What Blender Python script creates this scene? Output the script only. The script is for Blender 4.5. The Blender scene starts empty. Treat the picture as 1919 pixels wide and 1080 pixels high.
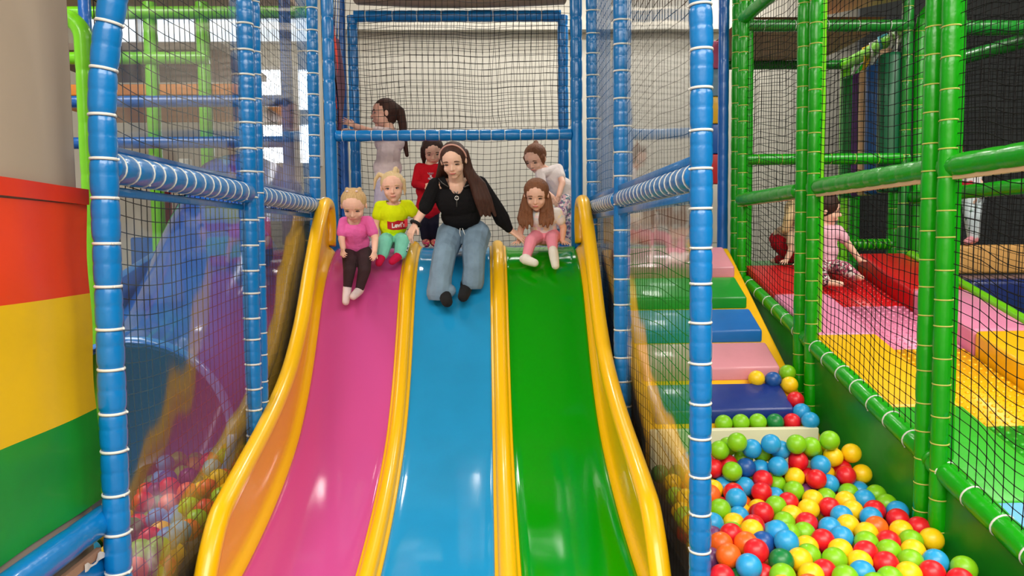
import bpy, bmesh, math, random
import numpy as np
from mathutils import Vector, Matrix
from mathutils.bvhtree import BVHTree

random.seed(7)
rng = np.random.default_rng(7)
sc = bpy.context.scene
C = sc.collection

# ------------------------------------------------------------------ camera
FPX = 1400.0
ROLL = 0.011
ROLL_SIGN = -1
_u = -44.5 * math.cos(ROLL) - 95 * math.sin(ROLL)
_v = 95 * math.cos(ROLL) - 44.5 * math.sin(ROLL)
PITCH = math.atan(_v / FPX)
YAW = math.atan(-_u / FPX * math.cos(PITCH)) - 0.0015
EYE = Vector((0, 0, 1.85))
cd = bpy.data.cameras.new('camera')
cam = bpy.data.objects.new('camera', cd)
C.objects.link(cam)
cam.location = EYE
cam.rotation_euler = (Matrix.Rotation(-YAW, 3, 'Z') @ Matrix.Rotation(math.pi / 2 - PITCH, 3, 'X') @ Matrix.Rotation(ROLL_SIGN * ROLL, 3, 'Z')).to_euler()
cd.sensor_width = 36
cd.lens = 36 * FPX / 1919
cd.clip_start = 0.05
sc.camera = cam
RM = cam.rotation_euler.to_matrix()
CR, CU, CF = RM.col[0].copy(), RM.col[1].copy(), -RM.col[2].copy()

# ------------------------------------------------------------------ world, lamps, exposure
w = bpy.data.worlds.new('world')
sc.world = w
w.use_nodes = True
w.node_tree.nodes['Background'].inputs[0].default_value = (0.75, 0.85, 1.0, 1)
w.node_tree.nodes['Background'].inputs[1].default_value = 1.0
sc.view_settings.view_transform = 'Standard'
sc.view_settings.look = 'None'
sc.view_settings.gamma = 1.0
sc.view_settings.use_curve_mapping = False
sc.view_settings.exposure = 0.45


def lamp(x, y, z, sx, sy, power, col=(1.0, 0.95, 0.87), rot=(0, 0, 0)):
    l = bpy.data.lights.new('unseen_ceiling_light', 'AREA')
    l.shape = 'RECTANGLE'
    l.size, l.size_y = sx, sy
    l.energy = power
    l.color = col
    o = bpy.data.objects.new('unseen_ceiling_light', l)
    o.location = (x, y, z)
    o.rotation_euler = rot
    C.objects.link(o)
    return o


CEIL = 5.3
lamp(-0.18, 7.3, CEIL - 0.06, 0.42, 0.5, 34)
lamp(1.75, 7.4, CEIL - 0.06, 0.45, 0.5, 40)
lamp(-0.2, -1.9, CEIL - 0.05, 7.5, 3.6, 640)  # added soft fill, unseen behind the camera, for surfaces facing the viewer
lamp(4.4, 2.8, CEIL - 0.06, 2.2, 4.5, 210)  # added side fill on the right, out of view and clear of lane reflections
lamp(-4.0, 3.6, CEIL - 0.06, 1.6, 4.0, 150)  # matching added side fill on the left, also unseen
lamp(-0.3, 8.55, CEIL - 0.06, 2.6, 0.3, 16, (1.0, 0.97, 0.93))  # added unseen light to brighten the back wall
lamp(2.6, 8.55, CEIL - 0.06, 1.4, 0.3, 27, (1.0, 0.97, 0.93))  # second added light for the back wall, farther right

# ------------------------------------------------------------------ helpers


def at(px, py, Y):
    """world point on the plane y=Y seen at photo pixel (px, py)"""
    d = CF + CR * ((px - 959.5) / FPX) + CU * ((540 - py) / FPX)
    return EYE + d * (Y / d.y)


def atz(px, py, z):
    d = CF + CR * ((px - 959.5) / FPX) + CU * ((540 - py) / FPX)
    return EYE + d * ((z - EYE.z) / d.z)


def lin(c):
    c = c / 255
    return c / 12.92 if c <= 0.04045 else ((c + 0.055) / 1.055) ** 2.4


def rgb(r, g, b):
    return (lin(r), lin(g), lin(b), 1)


MATS = {}


def mat(name, col, rough=0.35, coat=0.0, bump=0.0, bscale=8.0, var=0.0, vscale=3.0, metal=0.0, spec=0.5, sss=0.0, stretch=None):
    if name in MATS:
        return MATS[name]
    m = bpy.data.materials.new(name)
    m.use_nodes = True
    nt = m.node_tree
    b = nt.nodes['Principled BSDF']
    b.inputs['Base Color'].default_value = col
    b.inputs['Roughness'].default_value = rough
    b.inputs['Metallic'].default_value = metal
    b.inputs['Specular IOR Level'].default_value = spec
    b.inputs['Coat Weight'].default_value = coat
    b.inputs['Coat Roughness'].default_value = 0.06
    if sss:
        b.inputs['Subsurface Weight'].default_value = sss
        b.inputs['Subsurface Radius'].default_value = (0.02, 0.008, 0.004)
        b.inputs['Subsurface Scale'].default_value = 0.5
    if bump or var:
        tc = nt.nodes.new('ShaderNodeTexCoord')
        src = tc.outputs['Object']
        if stretch:
            mp = nt.nodes.new('ShaderNodeMapping')
            mp.inputs['Scale'].default_value = stretch
            nt.links.new(src, mp.inputs[0])
            src = mp.outputs[0]
    if bump:
        n = nt.nodes.new('ShaderNodeTexNoise')
        n.inputs['Scale'].default_value = bscale
        n.inputs['Detail'].default_value = 3
        nt.links.new(src, n.inputs['Vector'])
        bp = nt.nodes.new('ShaderNodeBump')
        bp.inputs['Strength'].default_value = bump
        bp.inputs['Distance'].default_value = 0.02
        nt.links.new(n.outputs['Fac'], bp.inputs['Height'])
        nt.links.new(bp.outputs['Normal'], b.inputs['Normal'])
    if var:
        n2 = nt.nodes.new('ShaderNodeTexNoise')
        n2.inputs['Scale'].default_value = vscale
        n2.inputs['Detail'].default_value = 4
        nt.links.new(src, n2.inputs['Vector'])
        hs = nt.nodes.new('ShaderNodeHueSaturation')
        hs.inputs['Color'].default_value = col
        mr = nt.nodes.new('ShaderNodeMapRange')
        mr.inputs['From Min'].default_value = 0.3
        mr.inputs['From Max'].default_value = 0.7
        mr.inputs['To Min'].default_value = 1 - var
        mr.inputs['To Max'].default_value = 1 + var
        nt.links.new(n2.outputs['Fac'], mr.inputs['Value'])
        nt.links.new(mr.outputs['Result'], hs.inputs['Value'])
        nt.links.new(hs.outputs['Color'], b.inputs['Base Color'])
    MATS[name] = m
    return m


def spotted(name, base, spots, scale, rough=0.7, thr=0.55, dist=0.0):
    """cloth with an all-over print: base colour with noise-shaped patches"""
    m = mat(name, base, rough)
    nt = m.node_tree
    b = nt.nodes['Principled BSDF']
    tc = nt.nodes.new('ShaderNodeTexCoord')
    prev = None
    for i, c in enumerate(spots):
        n = nt.nodes.new('ShaderNodeTexNoise')
        n.inputs['Scale'].default_value = scale * (1 + 0.23 * i)
        n.inputs['Detail'].default_value = 1
        n.inputs['Distortion'].default_value = dist
        mp = nt.nodes.new('ShaderNodeMapping')
        mp.inputs['Location'].default_value = (3.1 * i, 1.7 * i, 5.3 * i)
        nt.links.new(tc.outputs['Object'], mp.inputs[0])
        nt.links.new(mp.outputs[0], n.inputs['Vector'])
        r = nt.nodes.new('ShaderNodeMapRange')
        r.inputs['From Min'].default_value = thr
        r.inputs['From Max'].default_value = thr + 0.04
        nt.links.new(n.outputs['Fac'], r.inputs['Value'])
        mx = nt.nodes.new('ShaderNodeMix')
        mx.data_type = 'RGBA'
        nt.links.new(r.outputs['Result'], mx.inputs[0])
        if prev is None:
            mx.inputs[6].default_value = base
        else:
            nt.links.new(prev, mx.inputs[6])
        mx.inputs[7].default_value = c
        prev = mx.outputs[2]
    nt.links.new(prev, b.inputs['Base Color'])
    return m


def clear_vinyl(name, tint=(0.93, 0.95, 0.97, 1), boost=1.35, milk=0.05, rough=0.06):
    m = bpy.data.materials.new(name)
    m.use_nodes = True
    nt = m.node_tree
    nt.nodes.remove(nt.nodes['Principled BSDF'])
    out = nt.nodes['Material Output']
    tr = nt.nodes.new('ShaderNodeBsdfTransparent')
    tr.inputs[0].default_value = tint
    gl = nt.nodes.new('ShaderNodeBsdfGlossy')
    gl.inputs['Roughness'].default_value = rough
    df = nt.nodes.new('ShaderNodeBsdfDiffuse')
    df.inputs[0].default_value = (0.8, 0.82, 0.85, 1)
    fr = nt.nodes.new('ShaderNodeFresnel')
    fr.inputs['IOR'].default_value = 1.5
    mu = nt.nodes.new('ShaderNodeMath')
    mu.operation = 'MULTIPLY'
    mu.use_clamp = True
    mu.inputs[1].default_value = boost
    nt.links.new(fr.outputs[0], mu.inputs[0])
    m1 = nt.nodes.new('ShaderNodeMixShader')
    m1.inputs[0].default_value = milk
    nt.links.new(tr.outputs[0], m1.inputs[1])
    nt.links.new(df.outputs[0], m1.inputs[2])
    m2 = nt.nodes.new('ShaderNodeMixShader')
    nt.links.new(mu.outputs[0], m2.inputs[0])
    nt.links.new(m1.outputs[0], m2.inputs[1])
    nt.links.new(gl.outputs[0], m2.inputs[2])
    nt.links.new(m2.outputs[0], out.inputs[0])
    return m


class MB:
    """collects geometry for ONE mesh object"""

    def __init__(s):
        s.v, s.f, s.n = [], [], 0

    def add(s, verts, faces):
        verts = np.asarray(verts, float)
        s.v.append(verts)
        k = s.n
        s.f += [tuple(i + k for i in f) for f in faces]
        s.n += len(verts)

    def tube(s, path, rad, n=12, caps=True, flat=1.0):
        P = np.asarray([tuple(p) for p in path], float)
        k = len(P)
        R = np.full(k, rad, float) if np.isscalar(rad) else np.asarray(rad, float)
        T = np.gradient(P, axis=0)
        T /= np.linalg.norm(T, axis=1)[:, None] + 1e-12
        u = np.cross(T[0], [0, 0, 1.0])
        if np.linalg.norm(u) < 0.15:
            u = np.cross(T[0], [0, 1.0, 0])
        u /= np.linalg.norm(u)
        a = np.arange(n) * 2 * math.pi / n
        ca, sa = np.cos(a)[:, None], np.sin(a)[:, None] * flat
        vs = []
        for i in range(k):
            u = u - T[i] * np.dot(u, T[i])
            u /= np.linalg.norm(u) + 1e-12
            w_ = np.cross(T[i], u)
            vs.append(P[i] + R[i] * (ca * u + sa * w_))
        fs = []
        for i in range(k - 1):
            for j in range(n):
                q = (j + 1) % n
                fs.append((i * n + j, i * n + q, (i + 1) * n + q, (i + 1) * n + j))
        if caps:
            fs.append(tuple(range(n - 1, -1, -1)))
            fs.append(tuple((k - 1) * n + j for j in range(n)))
        s.add(np.concatenate(vs), fs)

    def grid(s, P, nu, nv):
        vs = [tuple(P(i / nu, j / nv)) for j in range(nv + 1) for i in range(nu + 1)]
        fs = []
        for j in range(nv):
            for i in range(nu):
                a = j * (nu + 1) + i
                fs.append((a, a + 1, a + nu + 2, a + nu + 1))
        s.add(vs, fs)

    def box8(s, c):
        """c: 4 bottom corners (ccw seen from above) then 4 top corners"""
        s.add([tuple(p) for p in c], [(3, 2, 1, 0), (4, 5, 6, 7), (0, 1, 5, 4), (1, 2, 6, 5), (2, 3, 7, 6), (3, 0, 4, 7)])

    def box(s, x0, x1, y0, y1, z0, z1):
        s.box8([(x0, y0, z0), (x1, y0, z0), (x1, y1, z0), (x0, y1, z0), (x0, y0, z1), (x1, y0, z1), (x1, y1, z1), (x0, y1, z1)])

    def capsule(s, p0, r0, p1, r1, n=12):
        p0, p1 = np.asarray(p0, float), np.asarray(p1, float)
        d = p1 - p0
        L = np.linalg.norm(d)
        t = d / L if L > 1e-6 else np.array([0, 0, 1.0])
        u = np.cross(t, [0, 0, 1.0])
        if np.linalg.norm(u) < 0.1:
            u = np.cross(t, [0, 1.0, 0])
        u /= np.linalg.norm(u)
        w_ = np.cross(t, u)
        prof = [(-r0 * math.cos(a), r0 * math.sin(a)) for a in np.linspace(0.12, math.pi / 2, 5)]
        prof += [(L + r1 * math.sin(a), r1 * math.cos(a)) for a in np.linspace(0, math.pi / 2 - 0.12, 5)]
        a = np.arange(n) * 2 * math.pi / n
        circ = np.cos(a)[:, None] * u + np.sin(a)[:, None] * w_
        vs = np.concatenate([p0 + t * h + circ * r for h, r in prof])
        k = len(prof)
        fs = [(i * n + j, i * n + (j + 1) % n, (i + 1) * n + (j + 1) % n, (i + 1) * n + j) for i in range(k - 1) for j in range(n)]
        fs.append(tuple(range(n - 1, -1, -1)))
        fs.append(tuple((k - 1) * n + j for j in range(n)))
        s.add(vs, fs)

    def ell(s, c, rx, ry, rz, ax=None, nu=18, nv=12):
        """ellipsoid; ax = 3 axis vectors (rows)"""
        ax = np.eye(3) if ax is None else np.asarray([tuple(a) for a in ax], float)
        c = np.asarray(tuple(c), float)
        vs = []
        for j in range(1, nv):
            th = math.pi * j / nv
            for i in range(nu):
                ph = 2 * math.pi * i / nu
                vs.append(c + ax[0] * rx * math.sin(th) * math.cos(ph) + ax[1] * ry * math.sin(th) * math.sin(ph) + ax[2] * rz * math.cos(th))
        top = len(vs)
        vs.append(c + ax[2] * rz)
        vs.append(c - ax[2] * rz)
        fs = []
        for j in range(nv - 2):
            for i in range(nu):
                q = (i + 1) % nu
                fs.append((j * nu + i, (j + 1) * nu + i, (j + 1) * nu + q, j * nu + q))
        for i in range(nu):
            q = (i + 1) % nu
            fs.append((top, i, q))
            fs.append((top + 1, (nv - 2) * nu + q, (nv - 2) * nu + i))
        s.add(vs, fs)

    def mesh(s, name, smooth=True):
        me = bpy.data.meshes.new(name)
        me.from_pydata(np.concatenate(s.v).tolist(), [], s.f)
        me.update()
        if smooth:
            me.polygons.foreach_set('use_smooth', [True] * len(me.polygons))
        return me

    def build(s, name, m, parent=None, smooth=True, bevel=0.0, seg=3, origin=None, recalc=False):
        me = s.mesh(name, smooth)
        if recalc or bevel:
            bm = bmesh.new()
            bm.from_mesh(me)
            bmesh.ops.recalc_face_normals(bm, faces=bm.faces)
            if bevel:
                bmesh.ops.bevel(bm, geom=list(bm.edges), offset=bevel, segments=seg, profile=0.5, affect='EDGES')
            bm.to_mesh(me)
            bm.free()
            if bevel:
                me.polygons.foreach_set('use_smooth', [True] * len(me.polygons))
                try:
                    me.set_sharp_from_angle(angle=math.radians(50))
                except Exception:
                    pass
        return link(name, me, m, parent)


def wpos(o):
    p = Vector((0, 0, 0))
    while o is not None:
        p += o.location
        o = o.parent
    return p


def link(name, me, m, parent=None, loc=None):
    """mesh in world coordinates (or around loc); parents carry no rotation"""
    if m is not None:
        me.materials.clear()
        me.materials.append(m)
    o = bpy.data.objects.new(name, me)
    base = Vector(loc) if loc is not None else Vector((0, 0, 0))
    if parent is not None:
        o.parent = parent
        base = base - wpos(parent)
    o.location = base
    C.objects.link(o)
    return o


def tag(o, label, cat=None, group=None, kind=None):
    if label:
        o['label'] = label
    if cat:
        o['category'] = cat
    if group:
        o['group'] = group
    if kind:
        o['kind'] = kind
    return o


def thing(name, label, cat, loc=(0, 0, 0), group=None):
    o = bpy.data.objects.new(name, None)
    o.empty_display_size = 0.1
    o.location = loc
    C.objects.link(o)
    return tag(o, label, cat, group)


def structure(o, label=None):
    o['kind'] = 'structure'
    if label:
        o['label'] = label
    return o


# ------------------------------------------------------------------ materials
M_BLUE = mat('blue_vinyl', rgb(4, 120, 194), 0.28, 0.3, 0.25, 14, 0.06, 6)
M_BLUE2 = mat('deep_blue_vinyl', rgb(10, 92, 176), 0.28, 0.3, 0.2, 14)
M_GREEN = mat('green_vinyl', rgb(14, 162, 2), 0.3, 0.16, 0.25, 14, 0.06, 6)
M_LIME = mat('lime_vinyl', rgb(120, 215, 25), 0.3, 0.3, 0.15, 12)
M_TIE = mat('white_tie', rgb(225, 225, 220), 0.45)
M_GTIE = mat('straw_tie', rgb(196, 196, 90), 0.45)
M_NET = mat('black_net', rgb(16, 15, 15), 0.75, spec=0.25)
M_PEACH = mat('peach_vinyl', rgb(236, 196, 150), 0.4)
M_YEL = mat('yellow_gelcoat', rgb(255, 196, 0), 0.3, 0.25, 0.0)
M_LPINK = mat('pink_gelcoat', rgb(206, 80, 150), 0.09, 0.1, 0.0, 2.5)
M_LBLUE = mat('sky_blue_gelcoat', rgb(34, 150, 208), 0.08, 0.1, 0.0, 2.5, 0.05, 3)
M_LGREEN = mat('green_gelcoat', rgb(0, 152, 0), 0.08, 0.1, 0.0, 2.5)
M_CLEAR = clear_vinyl('clear_vinyl', boost=1.5)
M_CLEAR2 = clear_vinyl('thin_clear_vinyl', boost=0.62, milk=0.04)


# ------------------------------------------------------------------ room
def struct_box(name, m, *a):
    b = MB()
    b.box(*a)
    return structure(b.build(name, m, smooth=False))


struct_box('floor', mat('grey_floor', rgb(120, 115, 110), 0.6, var=0.08), -7, 8, -4, 9.4, -0.1, 0)
struct_box('ceiling', mat('ceiling_paint', rgb(190, 184, 174), 0.9), -7, 8, -4, 9.4, CEIL, CEIL + 0.1)
M_WALL = mat('wall_paint', rgb(206, 202, 190), 0.85, var=0.03, vscale=0.6)
M_WARMWALL = mat('side_wall_paint', rgb(205, 196, 182), 0.85, var=0.03, vscale=0.6)
struct_box('wall_left', M_WARMWALL, -7.1, -7, -4, 9.4, 0, CEIL)
struct_box('wall_right', mat('dark_wall_paint', rgb(70, 72, 70), 0.9), 8, 8.1, -4, 9.4, 0, CEIL)
struct_box('wall_front', M_WARMWALL, -7, 8, -4.1, -4, 0, CEIL)
# back wall with a two-by-two window opening (daylight)
wb = MB()
WX0, WX1, WZ0, WZ1 = -2.78, -2.02, 2.75, 3.95
YB = 9.3
wb.box(-7, WX0, YB, YB + 0.1, 0, 4.22)
wb.box(-7, WX1, YB, YB + 0.1, 4.56, CEIL)
wb.box(-7, -4.9, YB, YB + 0.1, 4.22, 4.56)
wb.box(WX1 - 0.06, WX1, YB, YB + 0.1, 4.22, 4.56)
wb.box(WX1, 8, YB, YB + 0.1, 0, CEIL)
wb.box(WX0, WX1, YB, YB + 0.1, 0, WZ0)
wb.box(WX0, WX1, YB, YB + 0.1, WZ1, 4.22)
structure(wb.build('wall_back', M_WALL, smooth=False))
m = bpy.data.materials.new('daylight')
m.use_nodes = True
nt = m.node_tree
nt.nodes.remove(nt.nodes['Principled BSDF'])
e = nt.nodes.new('ShaderNodeEmission')
e.inputs[0].default_value = (0.85, 0.93, 1, 1)
e.inputs[1].default_value = 5.0
nt.links.new(e.outputs[0], nt.nodes['Material Output'].inputs[0])
M_DAY = m
lg_ = MB()  # ledge added only to cast a soft shadow band down the back wall
lg_.box(-1.7, 8, YB - 0.16, YB, 4.34, 4.40)
structure(lg_.build('shadow_ledge_1', M_WALL, smooth=False))
wf = MB()
M_WFRAME = mat('window_frame_paint', rgb(215, 215, 215), 0.5)
for x0, x1 in ((WX0, WX0 + 0.04), (WX0 + 0.42, WX0 + 0.5), (WX1 - 0.04, WX1)):
    wf.box(x0, x1, YB - 0.02, YB + 0.08, WZ0, WZ1)
for z0, z1 in ((WZ0, WZ0 + 0.04), (WZ0 + 0.5, WZ0 + 0.68), (WZ1 - 0.04, WZ1)):
    wf.box(WX0 + 0.04, WX1 - 0.04, YB - 0.015, YB + 0.075, z0, z1)
wfo = structure(wf.build('window_1', M_WFRAME, smooth=False))
pn = MB()
pn.box(WX0 + 0.01, WX1 - 0.01, YB + 0.082, YB + 0.09, WZ0 + 0.01, WZ1 - 0.01)
pn.build('pane', M_DAY, wfo, smooth=False)
m = M_DAY.copy()
m.name = 'overcast_daylight'
m.node_tree.nodes['Emission'].inputs[1].default_value = 1.3
wf = MB()
for x in (-4.9, -4.2, -3.5, -2.8, WX1 - 0.09):
    wf.box(x, x + 0.03, YB - 0.01, YB + 0.08, 4.22, 4.56)
for z in (4.22, 4.53):
    wf.box(-4.87, WX1 - 0.09, YB - 0.005, YB + 0.075, z, z + 0.03)
wfo = structure(wf.build('window_2', M_WFRAME, smooth=False))
pn = MB()
pn.box(-4.89, WX1 - 0.07, YB + 0.082, YB + 0.09, 4.23, 4.55)
pn.build('pane', m, wfo, smooth=False)


# ------------------------------------------------------------------ padded pipes
def resample(path, step):
    P = np.asarray([tuple(p) for p in path], float)
    d = np.concatenate([[0], np.cumsum(np.linalg.norm(np.diff(P, axis=0), axis=1))])
    s_ = np.arange(0, d[-1], step)
    s_ = np.append(s_, d[-1])
    return np.stack([np.interp(s_, d, P[:, i]) for i in range(3)], 1), s_, d[-1]


TIE_CACHE = {}


def tie_mesh(r, tr, m):
    key = (round(r, 4), round(tr, 4), m.name)
    if key not in TIE_CACHE:
        b = MB()
        a = np.linspace(0, 2 * math.pi, 21)
        vs, fs = [], []
        for i in range(20):
            for j in range(6):
                q = 2 * math.pi * j / 6
                rr = r + tr * math.cos(q)
                vs.append((rr * math.cos(a[i]), rr * math.sin(a[i]), 1.5 * tr * math.sin(q)))
        for i in range(20):
            for j in range(6):
                i2, j2 = (i + 1) % 20, (j + 1) % 6
                fs.append((i * 6 + j, i2 * 6 + j, i2 * 6 + j2, i * 6 + j2))
        # knot
        b.add(vs, fs)
        b.ell((0, -r - tr, 0), tr * 1.35, tr * 1.2, tr * 1.35, nu=8, nv=6)
        me = b.mesh('cable_tie')
        me.materials.append(m)
        TIE_CACHE[key] = me
    return TIE_CACHE[key]


def padded(name, path, r, m, parent, spacing=0.15, ties=M_TIE, tr=0.004, pinch=0.10, seam=True, jitter=0.01, plain=None, label=None, n=14, phase=0.5, tie_every=1):
    """foam-sleeved pipe: bulges between cable ties; every tie is a sub-part"""
    P, S, L = resample(path, 0.0075)
    R = np.full(len(P), r, float)
    R *= 1 + 0.012 * np.sin(S * 9.7 + r * 100 + L)
    pos = []
    t = spacing * phase
    while t < L - 0.02:
        pos.append(t + random.uniform(-jitter, jitter))
        t += spacing
    if plain:
        pos = [p for p in pos if not (plain[0] < p < plain[1])]
    for i, p in enumerate(pos):
        d = S - p
        R *= 1 - pinch * np.exp(-(d / 0.013) ** 2) - 0.03 * np.exp(-(d / 0.035) ** 2)
        if seam:
            d2 = S - (p + spacing * 0.55)
            R *= 1 - 0.045 * np.exp(-(d2 / 0.007) ** 2)
    b = MB()
    b.tube(P, R, n)
    o = b.build(name, m, parent)
    if label:
        o['label'] = label
    if ties is not None:
        T = np.gradient(P, axis=0)
        for p in pos[::tie_every]:
            i = int(np.argmin(abs(S - p)))
            tv = Vector(T[i]).normalized()
            c = bpy.data.objects.new('cable_tie', tie_mesh(r * 0.93, tr, ties))
            c.parent = o
            c.location = Vector(P[i]) - wpos(o)
            q = tv.to_track_quat('Z', 'Y') if abs(tv.z) < 0.9 else Vector((tv.x, tv.y, abs(tv.z))).to_track_quat('Z', 'Y')
            c.rotation_euler = (q.to_matrix().to_4x4() @ Matrix.Rotation(random.uniform(-0.8, 0.8), 4, 'Z')).to_euler()
            C.objects.link(c)
    return o


def net(name, label, P, nu, nv, r=0.0022, sag=0.012, knots=False, cat='net', seed=0, double=False):
    rg = np.random.default_rng(seed)
    b = MB()
    ju = rg.normal(0, 0.10 / nu, nu + 1)
    jv = rg.normal(0, 0.06 / nv, nv + 1)
    ph = rg.uniform(0, 6, 4)
    G = np.zeros((nu + 1, nv + 1, 3))
    for i in range(nu + 1):
        for j in range(nv + 1):
            u, v = i / nu, j / nv
            e_ = math.sin(math.pi * u) * math.sin(math.pi * v)
            uu = min(1, max(0, u + (ju[i] + sag * 0.6 * math.sin(9 * v + ph[0] + 3 * u)) * min(1, e_ * 6)))
            vv = min(1, max(0, v + (jv[j] + sag * 0.5 * math.sin(11 * u + ph[1])) * min(1, e_ * 6)))
            p = Vector(P(uu, vv))
            p.z -= sag * 0.8 * math.sin(math.pi * ((u * 4) % 1)) * min(1, e_ * 4)
            G[i, j] = p
    for i in range(nu + 1):
        b.tube(G[i], r, 3, False)
    for j in range(nv + 1):
        b.tube(G[:, j], r, 3, False)
    if knots:
        k = r * 2.1
        o6 = np.array([(k, 0, 0), (-k, 0, 0), (0, k, 0), (0, -k, 0), (0, 0, k * 1.5), (0, 0, -k * 1.5)])
        f6 = [(4, 0, 2), (4, 2, 1), (4, 1, 3), (4, 3, 0), (5, 2, 0), (5, 1, 2), (5, 3, 1), (5, 0, 3)]
        for i in range(nu + 1):
            for j in range(nv + 1):
                b.add(G[i, j] + o6, f6)
    o = b.build(name, M_NET)
    return tag(o, label, cat)


def quad(p00, p10, p11, p01):
    a, b_, c, d = [Vector(p) for p in (p00, p10, p11, p01)]
    return lambda u, v: (a * (1 - u) + b_ * u) * (1 - v) + (d * (1 - u) + c * u) * v


def sheet(name, label, P, nu, nv, m, wav=0.006, nrm=(1, 0, 0), cat='plastic sheet', seed=1, thick=0.0):
    b = MB()
    n_ = Vector(nrm)
    ph = [random.uniform(0, 6) for _ in range(5)]

    def Q(u, v):
        p = Vector(P(u, v))
        return p + n_ * wav * (math.sin(u * 13 + ph[0] + 2 * v) * 0.5 + math.sin(v * 17 + ph[1] + 3 * u) * 0.4 + math.sin(u * 31 + v * 7 + ph[2]) * 0.22)
    b.grid(Q, nu, nv)
    o = b.build(name, m)
    return tag(o, label, cat)


# ------------------------------------------------------------------ blue cage round the slide
LX, RX = -1.345, 0.852
LY = (2.66, 4.27, 5.84)
RY = (2.975, 4.80, 6.12)
ZT = 4.3


def vert(px445, Y, z0, z1, lean=0.0, top=None):
    x = at(px445, 445, Y).x
    pts = [(x - lean * (1.85 - z) * 0 + lean * (1.85 - z), Y, z) for z in np.linspace(z0, z1, 9)]
    return pts


fl = thing('climbing_cage', 'blue padded pipe frame along the left side of the slide, laced with white ties', 'play frame', (LX, LY[0], 0))
# near left post bends outward near its top
lean = lambda z: LX + 0.011 * (z - 0.8)
pts = [(lean(z), LY[0], z) for z in np.linspace(0, 2.3, 10)] + [(LX + 0.026, LY[0], 2.42), (LX + 0.045, LY[0], 2.55), (LX + 0.072, LY[0], 2.68), (LX + 0.10, LY[0], 2.80), (LX + 0.14, LY[0], 3.2)]
padded('post', pts, 0.046, M_BLUE, fl, 0.148, tr=0.0038, pinch=0.11)
padded('post', [(lean(0) - 0.01, LY[1], 0), (lean(ZT) - 0.01, LY[1], ZT)], 0.046, M_BLUE, fl, 0.135, tr=0.004)
padded('post', [(lean(0) + 0.01, LY[1] + 0.1, 0), (lean(ZT) + 0.01, LY[1] + 0.1, ZT)], 0.034, M_BLUE, fl, 0.135, tr=0.003, phase=0.7)
padded('post', [(lean(0), LY[2], 0), (lean(ZT), LY[2], ZT)], 0.044, M_BLUE, fl, 0.16, tr=0.004)


def beam(parent, X, y0, y1, z, r, m, sp, ties=M_TIE, flap=None):
    padded('beam', [(X, y0, z), (X, y1, z)], r, m, parent, sp, ties, 0.0035, 0.05, False)
    if flap:
        for s_, nm in ((1, 'flap'), (-1, 'flap')):
            b = MB()
            zz = z + s_ * (r + 0.006)
            b.box(X - 0.006 + flap, X + 0.006 + flap, y0, y1, min(zz, zz + s_ * 0.022) - 0.012, max(zz, zz + s_ * 0.022))
            b.build(nm, m, parent, bevel=0.003, seg=2)


beam(fl, LX + 0.0, LY[0] + 0.04, LY[1] - 0.05, 2.114, 0.057, M_BLUE, 0.105, flap=-0.02)
beam(fl, LX + 0.0, LY[1] + 0.13, LY[2] - 0.04, 2.114, 0.057, M_BLUE, 0.105, flap=-0.02)

fr_ = thing('climbing_cage', 'blue padded pipe frame along the right side of the slide, beside the ball pit', 'play frame', (RX, RY[0], 0))
pts = [(RX + 0.003 * (1.85 - z), RY[0], z) for z in np.linspace(0, 2.45, 10)] + [(RX - 0.002, RY[0], 2.6), (RX - 0.010, RY[0], 2.8), (RX - 0.016, RY[0], 3.2)]
padded('post', pts, 0.046, M_BLUE, fr_, 0.157, tr=0.0038, pinch=0.11)
padded('post', [(RX, RY[1], 0), (RX, RY[1], ZT)], 0.046, M_BLUE, fr_, 0.165, tr=0.004)
padded('post', [(RX, RY[2], 0), (RX, RY[2], ZT)], 0.044, M_BLUE, fr_, 0.17, tr=0.004)
beam(fr_, RX, RY[0] + 0.04, RY[1] - 0.05, 2.088, 0.057, M_BLUE, 0.105, flap=-0.02)
beam(fr_, RX, RY[1] + 0.05, RY[2] - 0.04, 2.088, 0.057, M_BLUE, 0.105, flap=-0.02)

# gate frame at the head of the slide (front of the platform)
PF, PB = 6.26, 7.35
PXL, PXR = -1.285, 0.745
PZ = 1.765
fp = thing('climbing_cage', 'blue padded pipe frame of the platform above the slide with a crossbar over the riders', 'play frame', (-0.28, PF, 0))
for X in (PXL, PXR):
    padded('post', [(X, PF, 0), (X, PF, ZT)], 0.05, M_BLUE, fp, 0.17, None, pinch=0.06, seam=False, plain=(0, 2.7))
padded('beam', [(PXL + 0.045, PF, 2.70), (PXR - 0.045, PF, 2.70)], 0.046, M_BLUE, fp, 0.112, M_TIE, 0.002, 0.07, False)
PBL, PBR = at(670, 445, PB).x, at(1057, 445, PB).x
for X in (PBL, PBR):
    padded('post', [(X, PB, 0), (X, PB, 3.98)], 0.052, M_BLUE, fp, 0.2, None, pinch=0.06, seam=False)
padded('beam', [(PBL + 0.02, PB, 3.98), (PBR - 0.02, PB, 3.98)], 0.056, M_BLUE, fp, 0.24, M_TIE, 0.003, 0.05, True)
padded('post', [(-1.33, 7.02, 0), (-1.33, 7.02, 4.3)], 0.05, M_BLUE2, fp, 0.2, None, pinch=0.0, seam=False)
padded('post', [(0.83, 7.05, 0), (0.83, 7.05, 4.3)], 0.045, M_BLUE2, fp, 0.2, None, pinch=0.0, seam=False)

# platform deck
b = MB()
b.box(PXL - 0.08, PXR + 0.08, 6.2, PB - 0.06, PZ - 0.16, PZ)
pd = b.build('platform_deck', M_BLUE2, bevel=0.015)
tag(pd, 'blue padded platform floor at the head of the three-lane slide', 'platform')
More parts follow.
